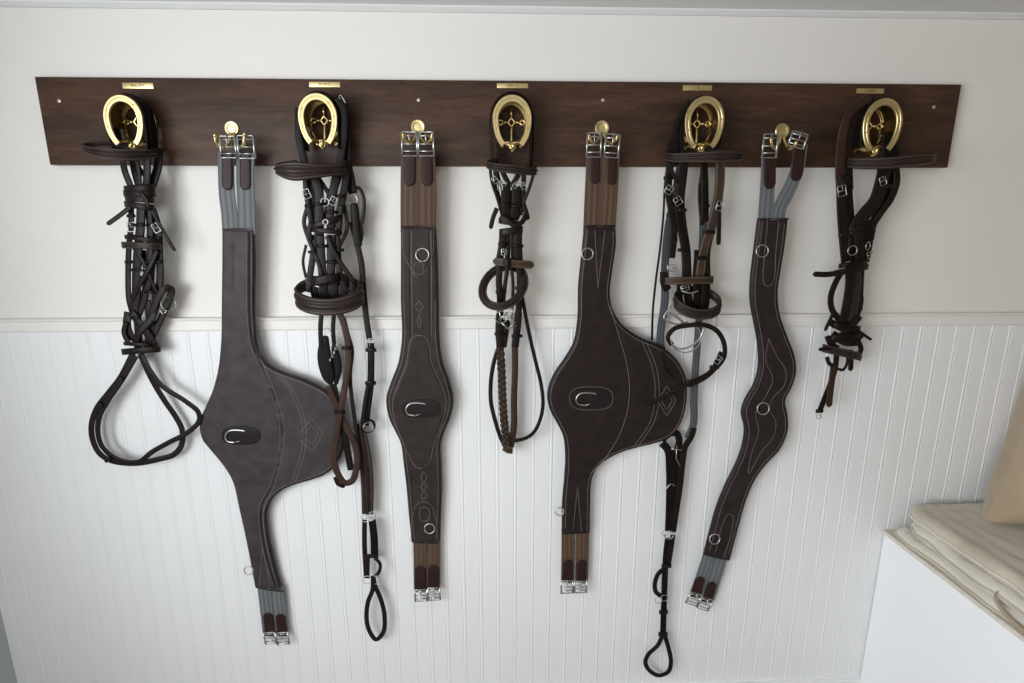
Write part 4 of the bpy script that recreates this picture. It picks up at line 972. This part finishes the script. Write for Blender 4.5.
for pts, w in (([(686, 278, 6), (688, 296, 6), (690, 312, 6)], 8), ([(697, 278, 5.6), (697, 296, 5.6), (696, 314, 5.4)], 7), ([(706, 280, 6), (706, 296, 5.8), (704, 312, 5.6)], 8), ([(679, 280, 5.6), (680, 296, 5.6), (683, 310, 5.6)], 5)):
    part(b4, 'cheek_strap', pts, w, M_LK)
g = G(); tube(g, [P(682, 291, 8), P(690, 293, 8.4), P(698, 291, 8.2)], .0022); link('bit', g, M_STEEL, b4)
g = G(); tube(g, [P(668, 312, 6.6), P(678, 318, 6.9), P(685, 325, 6.9)], .0032); link('bit', g, M_STEEL, b4)
keepers(b4, ((684, 250, 6, 6.6), (701, 258, 6, 7), (709, 232, 6, 7.2), (668.5, 178, 4.5, 7.4), (705, 206, 4.5, 6.3)))
# ---- breastplate behind bridle four
m4 = thing('breastplate', P(680, 150, 4), 'breastplate of blue-grey elastic straps ending in a narrow looped leather strap, behind the fourth bridle', 'breastplate')
part(m4, 'elastic_strap', [(682, 158, 3.6), (676, 190, 3.6), (668, 230, 3.6), (665, 270, 3.6), (665, 300, 3.6), (661, 330, 3.6), (660, 352, 3.2)], 8, M_EGD)
part(m4, 'elastic_strap', [(704, 160, 3.6), (703, 230, 3.6), (701, 290, 4), (698.5, 330, 4), (695.5, 370, 4), (694, 400, 3.8), (693.5, 424, 3.8), (688, 438, 3.8)], 7.5, M_EGD)
part(m4, 'strap', [(694, 428, 4), (691, 437, 4), (685, 447, 4.2), (683, 458, 4.2), (680, 485, 4), (676, 512, 4), (673, 532, 4)], 6.5, M_L)
part(m4, 'strap', [(662, 443, 4), (668, 450, 4.4), (670, 470, 4.4), (670, 500, 4.2), (669, 531, 4)], 8, M_LK, t=4)
part(m4, 'strap', [(677, 450, 3.6), (677, 490, 3.6), (672, 530, 3.6)], 8, M_L)
part(m4, 'loop', [(662, 441, 4), (668, 434, 3.8), (677, 434, 3.6), (679, 445, 4), (674, 453, 4.4)], 7, M_LK)
g = G(); tube(g, [P(671, 449, 5), P(682, 450, 5)], .0014, raw=True); tube(g, [P(677, 446, 5), P(676, 458, 5), P(680, 466, 5)], .0014, raw=True)
tube(g, [P(666, 489, 5), P(671, 484, 5), P(675, 486, 5)], .0013); link('buckle', g, M_STEEL, m4)
g = G(); ring(g, 669, 535, 4.6, 4.6, 1.3); link('ring', g, M_STEEL, m4)
g = G(); ring(g, 665, 533, 4.2, 3, 1.1); link('ring', g, M_STEEL, m4)
part(m4, 'strap', [(673, 535, 4.2), (671, 550, 4.2), (668, 567, 4)], 5, M_L)
part(m4, 'strap', [(668, 538, 4), (666, 555, 4), (665, 575, 3.8), (664, 605, 3.6), (663, 637, 3.4)], 6, M_LK, t=3.5)
part(m4, 'loop', [(666, 568, 4.4), (659, 573, 4.6), (655, 583, 4.6), (656, 592, 4.6), (661, 596, 4.4)], 4.6, M_L)
wrapband(m4, 'keeper', 666.5, 566, 4.5, .7, 4.2, 4)
g = G(); ring(g, 658.5, 600, 4.2, 3.6, 1.1); link('ring', g, M_STEEL, m4)
g = G(); ring(g, 664.5, 598, 4.2, 3.4, 1.1); link('ring', g, M_STEEL, m4)
wrapband(m4, 'keeper', 663.5, 612, 4, .6, 3.7, 4); wrapband(m4, 'keeper', 663, 634, 4.2, .6, 3.6, 4)
part(m4, 'loop', [(663, 634, 3.8), (658, 645, 3.8), (648, 655, 3.8), (645.5, 663, 3.8), (650, 671, 3.7), (659, 675.5, 3.6), (668, 672, 3.4), (671, 663, 3.4), (669, 650, 3.5), (665, 636, 3.6)], 4.4, M_L)

# ---- bridle five
b5 = thing('bridle', P(870, 112, 6), 'bridle wound into a tight bundle with its browband jutting right, on the rightmost horseshoe', 'bridle', GB)
crown(b5, 5, ((4.4, 26, 1.05), (6.9, 24, 1.06)), (22, 24), mat=M_LK)
part(b5, 'crownpiece', [(872, 98, 7), (862, 102, 6.8), (850, 113, 6.6), (843.5, 130, 6.4), (841, 150, 6.4), (840, 172, 6.4), (841, 190, 6.4)], 9.5, M_LB)
part(b5, 'crownpiece', [(876, 101, 6.4), (866, 107, 6.2), (856, 120, 6), (850, 140, 6), (848.5, 165, 6), (849, 190, 6)], 9, M_L)
part(b5, 'crownpiece', [(890, 140, 7.4), (891, 155, 7.4), (888, 172, 7.2)], 17, M_LK)
link('browband', strap(G(), [(860, 158, 5, 6), (849, 161, 7, 8), (852, 163, 9.4, 10), (868, 163.5, 12, 11), (888, 163, 14, 11), (908, 161, 15, 11), (924, 159.5, 14.2, 10), (934, 158.5, 12, 7), (926, 158, 9, 6), (905, 160, 7, 6), (893, 162, 5.6, 5)][::-1], 10, t=6.5, face='z', prof='ridge'), M_LS, b5)
for pts, w, m in (([(841, 186, 6.6), (842, 215, 6.4), (844, 240, 6.2), (846, 262, 6)], 9, M_L), ([(848, 186, 6), (850, 215, 6), (853, 240, 6), (855, 262, 5.8)], 8, M_LK),
                  ([(885, 166, 7.4), (881, 185, 7.2), (875, 202, 7), (865, 214, 6.8), (857, 226, 6.6), (855, 250, 6.4)], 13, M_L), ([(896, 166, 6.6), (897, 182, 6.6), (891, 199, 6.6), (881, 213, 6.4), (872, 228, 6.2), (867, 246, 6)], 6, M_L),
                  ([(891, 168, 5.6), (888, 195, 5.6), (876, 215, 5.6), (870, 240, 5.6)], 7, M_LK), ([(868, 220, 6.6), (868, 240, 6.4), (864, 262, 6.2)], 10, M_LK), ([(857, 226, 7), (860, 244, 7), (860, 262, 6.8)], 9, M_L),
                  ([(850, 262, 7), (850, 285, 6.8), (847, 305, 6.6), (843, 324, 6.4)], 9, M_L), ([(857, 264, 6.6), (857, 290, 6.4), (852, 322, 6.2)], 8, M_LS), ([(862, 268, 6), (861, 285, 6), (860, 310, 6)], 5, M_L),
                  ([(843, 270, 6.4), (836, 282, 6.4), (831, 296, 6.4), (832, 309, 6.4), (841, 322, 6.4)], 5.5, M_L), ([(864, 262, 5.6), (857, 280, 5.6), (861, 300, 5.6), (855, 322, 5.6)], 5, M_LK),
                  ([(853, 270, 5.2), (848, 300, 5.2), (847, 325, 5.2)], 9, M_LK)):
    part(b5, 'cheek_strap', pts, w, m)
g = G(); buckle(g, 842, 191, 7.6, 8, 10, 15); link('buckle', g, M_STEEL, b5)
g = G(); ring(g, 852.5, 250.5, 7.4, 4.6, 1.4); link('bit_ring', g, M_STEEL, b5)
g = G(); ring(g, 868, 246, 7.2, 4, 1.3, nrm=(.6, -1, 0)); link('ring', g, M_STEEL, b5)
g = G(); buckle(g, 870, 255, 7, 5, 6, 20); link('bit_ring', g, M_STEEL, b5)
g = G(); buckle(g, 883, 181, 8.4, 6, 8, 20, tr=.9); link('buckle', g, M_STEEL, b5)
for x, y, r in ((843, 178, 5.5), (855, 233, 6), (845, 235, 6.5), (890, 186, 6)): wrapband(b5, 'keeper', x, y, r, .9, 6.6, 4)
wrapband(b5, 'throat_latch', 851, 270, 17, 2.1, 6.5, 6, -3.5, mat=M_L); wrapband(b5, 'throat_latch', 853, 264, 14, 2, 6.5, 5, -2, mat=M_LK)
part(b5, 'strap_end', [(840, 273, 8.4), (826, 274.5, 8.4), (813, 274, 8.2)], 5.4, tip='e')
part(b5, 'strap_end', [(834, 312, 7), (829, 322, 7), (825, 331, 7)], 3.2, tip='e'); part(b5, 'strap_end', [(855, 328, 7.6), (863, 334, 7.6), (871.5, 340, 7.4)], 2.8, tip='e')
for pts, w in (([(830, 322, 6.6), (842, 328, 7.2), (856, 332, 7), (862, 338, 6.4)], 7), ([(860, 316, 7), (850, 328, 7.6), (838, 338, 7.2), (828, 344, 6.6)], 7), ([(832, 334, 6), (846, 342, 6.6), (860, 342, 6)], 8),
               ([(827, 336, 6.6), (830, 343, 6.8), (838, 348, 7)], 5), ([(858, 340, 6.6), (861, 350, 6.6), (856, 357, 6.4)], 5)):
    part(b5, 'wrap', pts, w)
wrapband(b5, 'throat_latch', 846, 327, 14, 1.8, 6.4, 6, 2, mat=M_LK); wrapband(b5, 'throat_latch', 845, 337, 15, 1.8, 6.2, 6, -1.5, mat=M_LK)
wrapband(b5, 'noseband', 842, 352.5, 19.5, 2.3, 6.2, 8, 4.5, mat=M_LS, prof='ridge')
part(b5, 'strap_end', [(833, 349, 8.2), (826, 349, 8.2), (818.5, 349.5, 8)], 3.6, tip='e')
part(b5, 'rein', [(848, 355, 6), (847, 364, 6), (843, 370, 6), (838, 369, 6)], 3, M_L, prof='round')
part(b5, 'strap_end', [(850, 350, 7), (851, 362, 7), (850.5, 371, 6.8)], 5, tip='e')
part(b5, 'rein', [(837, 352, 5.8), (835, 370, 5.6), (830, 385, 5.4), (824, 400, 5), (819.5, 412, 4.8)], 5.5, M_L)
part(b5, 'rein', [(834, 365, 6.2), (832, 380, 6.2), (830, 395, 6), (829, 407, 5.8)], 6.5, M_LB, tip='e')
part(b5, 'wrap', [(827, 357, 6.4), (829, 363, 6.4), (833, 366, 6.2)], 4)
g = G(); buckle(g, 819, 415.5, 5, 4.5, 5.5, 15, tr=1); link('buckle', g, M_STEEL, b5)
wrapband(b5, 'keeper', 819.5, 411, 3.4, .5, 4.8, 3.5)

# ------------------------------------------------------------------ cabinet, blankets, cushion
def Pz(px, py, z):
    v = FW*F+RT*(px-512)+UP*(341.5-py); t = (z-EYE)/v.z; return CAM+v*t
A0 = P(885, 530, 1.2); ZT = A0.z; A1 = Pz(1022.7, 635, ZT); dirv = (A1-A0).normalized(); A1 = A0+dirv*(.9)
def prism(g, quad, z0, z1):
    v = [(x, y, z0) for x, y in quad]+[(x, y, z1) for x, y in quad]; n = 4
    g.add(v, [(3, 2, 1, 0), (4, 5, 6, 7)]+[(i, (i+1) % 4, 4+(i+1) % 4, 4+i) for i in range(4)])
cab = thing('storage_bench', Vector((A0.x+.3, -.4, 0)), 'white painted box bench in the right corner under the folded blankets', 'bench')
g = G(); prism(g, [(A1.x, A1.y), (XR-.05, A1.y), (XR-.05, -.012), (A0.x, -.012)], 0, ZT-.012); link('body', g, M_CAB, cab, smooth=False)
g = G(); prism(g, [(A1.x-.004, A1.y-.01), (XR-.05, A1.y-.01), (XR-.05, -.0115), (A0.x-.004, -.0115)], ZT-.012, ZT); link('top', g, M_CABTOP, cab, smooth=False)

def slab(name, label, corner, ux, uy, lx, ly, z, th, mat, group, seed, amp=.006, quilt=True):
    """folded blanket: rounded slab with wavy rim and quilting"""
    nx, ny = 70, 60; v = []; f = []; o = Vector((corner[0], corner[1], 0))
    off = Vector((seed*3.7, seed*1.3, 0))
    def H(s, t):
        X, Y = s*lx, t*ly
        e = min(X, lx-X, Y, ly-Y); q = min(1, max(0, e/(th*.55)))
        prof = math.sqrt(max(0, 1-(1-q)**2))
        qd = 0
        if quilt: qd = .0042*(abs(math.sin(X*math.pi/.045))*abs(math.sin(Y*math.pi/.045)))**.5
        n1 = noise.noise(Vector((X*6, Y*6, 0))+off)*amp+noise.noise(Vector((X*20, Y*14, 0))+off)*amp*.4
        return prof, n1*q+qd*q
    def pos(s, t):
        X, Y = s*lx, t*ly; w = noise.noise(Vector((X*5, Y*5, 3))+off)*.016+noise.noise(Vector((X*16, Y*16, 3))+off)*.006
        # keep the rim wavy
        rc = .07; dx, dy = max(0, rc-X), max(0, rc-Y); L = math.hypot(dx, dy)
        if L > 0: k = max(dx, dy)/L; X, Y = (rc-dx*k if dx else X), (rc-dy*k if dy else Y)
        return o+ux*(X+w*(1-2*s))+uy*(Y+w*(1-2*t))
    def par(i, n, L):   # denser rows near the rims
        u = i/n; return .5-.5*math.cos(math.pi*u)
    for top in (1, 0):
        for i in range(nx+1):
            for j in range(ny+1):
                s, t = par(i, nx, lx), par(j, ny, ly); pr, n1 = H(s, t); p = pos(s, t)
                zz = z+th/2+(th/2)*pr+n1 if top else z+th/2-(th/2)*pr
                v.append((p.x, p.y, zz))
    m = (nx+1)*(ny+1)
    for i in range(nx):
        for j in range(ny):
            a = i*(ny+1)+j; f.append((a, a+ny+1, a+ny+2, a+1)); f.append((m+a, m+a+1, m+a+ny+2, m+a+ny+1))
    ob = link(name, G().add(v, f), mat)
    ob['category'] = 'blanket'
    e = th*.06
    rim = [pos(0, t) for t in np.linspace(1, .02, 30)]+[pos(s_, 0) for s_ in np.linspace(.0, .98, 26)]
    rim = [(p.x-(.0012 if k < 30 else 0), p.y, z+th/2+noise.noise(Vector((k*.5, seed, 0)))*.003) for k, p in enumerate(rim)]
    link('hem', tube(G(), rim, .0035), M_CLOTH2 if mat is M_CLOTH else M_CLOTH, ob)
    return tag(ob, label, 'blanket', group)
ux = Vector((1, 0, 0)); uy = dirv.copy(); uy.z = 0; uy.normalize()
GBK = 'folded quilted blankets stacked on the bench'
z = ZT; base = A0+uy*.018-ux*.002
tks = (.028, .036, .040)
slab('folded_blanket', 'cream quilted blanket folded flat, bottom one of the stack on the white bench', base, ux, uy, .62, .72, z, tks[0], M_CLOTH2, GBK, 1)
slab('folded_blanket', 'ecru quilted blanket in the middle of the stack on the white bench', base+ux*.004+uy*.006, ux, uy, .60, .70, z+tks[0], tks[1], M_CLOTH2, GBK, 2)
slab('folded_blanket', 'beige quilted blanket topmost of the stack, right under the khaki cushion', base+ux*.016+uy*.004, ux, uy, .58, .69, z+tks[0]+tks[1], tks[2], M_CLOTH, GBK, 3)
ztop = z+sum(tks)
bs = [o for o in C.objects if o.name.startswith('folded_blanket')][1]
bp = base+ux*.001
rows = []
for t_, dz_, dx_ in ((.34, .052, .012), (.345, .046, -.004), (.37, .030, -.009), (.42, .020, -.011), (.48, .018, -.011), (.56, .022, -.008), (.60, .030, .006)):
    p = bp+uy*t_; rows.append((p.x+dx_, p.y, ZT+dz_, .010, 0))
link('tie_strap', strap3(G(), rows, 2.5, face='z'), M_KHAKI, bs)
# khaki cushion leaning on the wall
def cushion(name, label, c, w, h, th, lean, rz, mat, slump=0):
    n = 40; v = []; f = []
    R = Matrix.Rotation(rz, 3, 'Z') @ Matrix.Rotation(lean, 3, 'X')
    for sd in (1, -1):
        for i in range(n+1):
            for j in range(n+1):
                a, b = i/n*2-1, j/n*2-1
                pinch = 1-.10*(1-abs(a)**2)*abs(b)**3; pin2 = 1-.10*(1-abs(b)**2)*abs(a)**3
                Z = b*h/2*pinch; X = a*w/2*pin2+slump*(Z+h/2)
                d = max(0, (1-a**4)*(1-b**4))**.5*th/2
                d += noise.noise(Vector((a*2.2, b*2.2, 5+sd)))*.014*(1-a**4)*(1-b**4)
                p = R @ Vector((X, -sd*d, Z+h/2)); v.append((c[0]+p.x, c[1]+p.y, c[2]+p.z))
    m = (n+1)**2
    for i in range(n):
        for j in range(n):
            a = i*(n+1)+j; q = (a, a+n+1, a+n+2, a+1); f.append(q); f.append(tuple(m+k for k in q[::-1]))
    ob = link(name, G().add(v, f), mat); tag(ob, label, 'cushion'); return ob
cushion('cushion', 'khaki brown cloth cushion at the right edge, leaning on the beadboard above the blankets', (1.62, -.165, ztop-.012), .52, .44, .24, math.radians(-10), math.radians(-6), M_KHAKI, .26)

# ------------------------------------------------------------------ light
def area(name, loc, target, sx_, sy_, power, col):
    l = bpy.data.lights.new(name, 'AREA'); l.shape = 'RECTANGLE'; l.size = sx_; l.size_y = sy_; l.energy = power; l.color = col
    o = bpy.data.objects.new(name, l); C.objects.link(o); o.location = loc
    o.rotation_euler = (Vector(target)-Vector(loc)).to_track_quat('-Z', 'Y').to_euler(); return o
area('window_daylight', (XL-.25, (WY0+WY1)/2, 1.45), (.6, -.2, 1.15), 1.8, 1.0, 60, (.88, .945, 1))
w = bpy.data.worlds.new('world'); bpy.context.scene.world = w; w.use_nodes = True
bg = w.node_tree.nodes['Background']; bg.inputs[0].default_value = (1, .945, .875, 1); bg.inputs[1].default_value = 1.85
sc = bpy.context.scene
sc.view_settings.view_transform = 'Standard'; sc.view_settings.look = 'None'; sc.view_settings.gamma = 1; sc.view_settings.use_curve_mapping = False
sc.view_settings.exposure = 0
sc.cycles.use_denoising = True
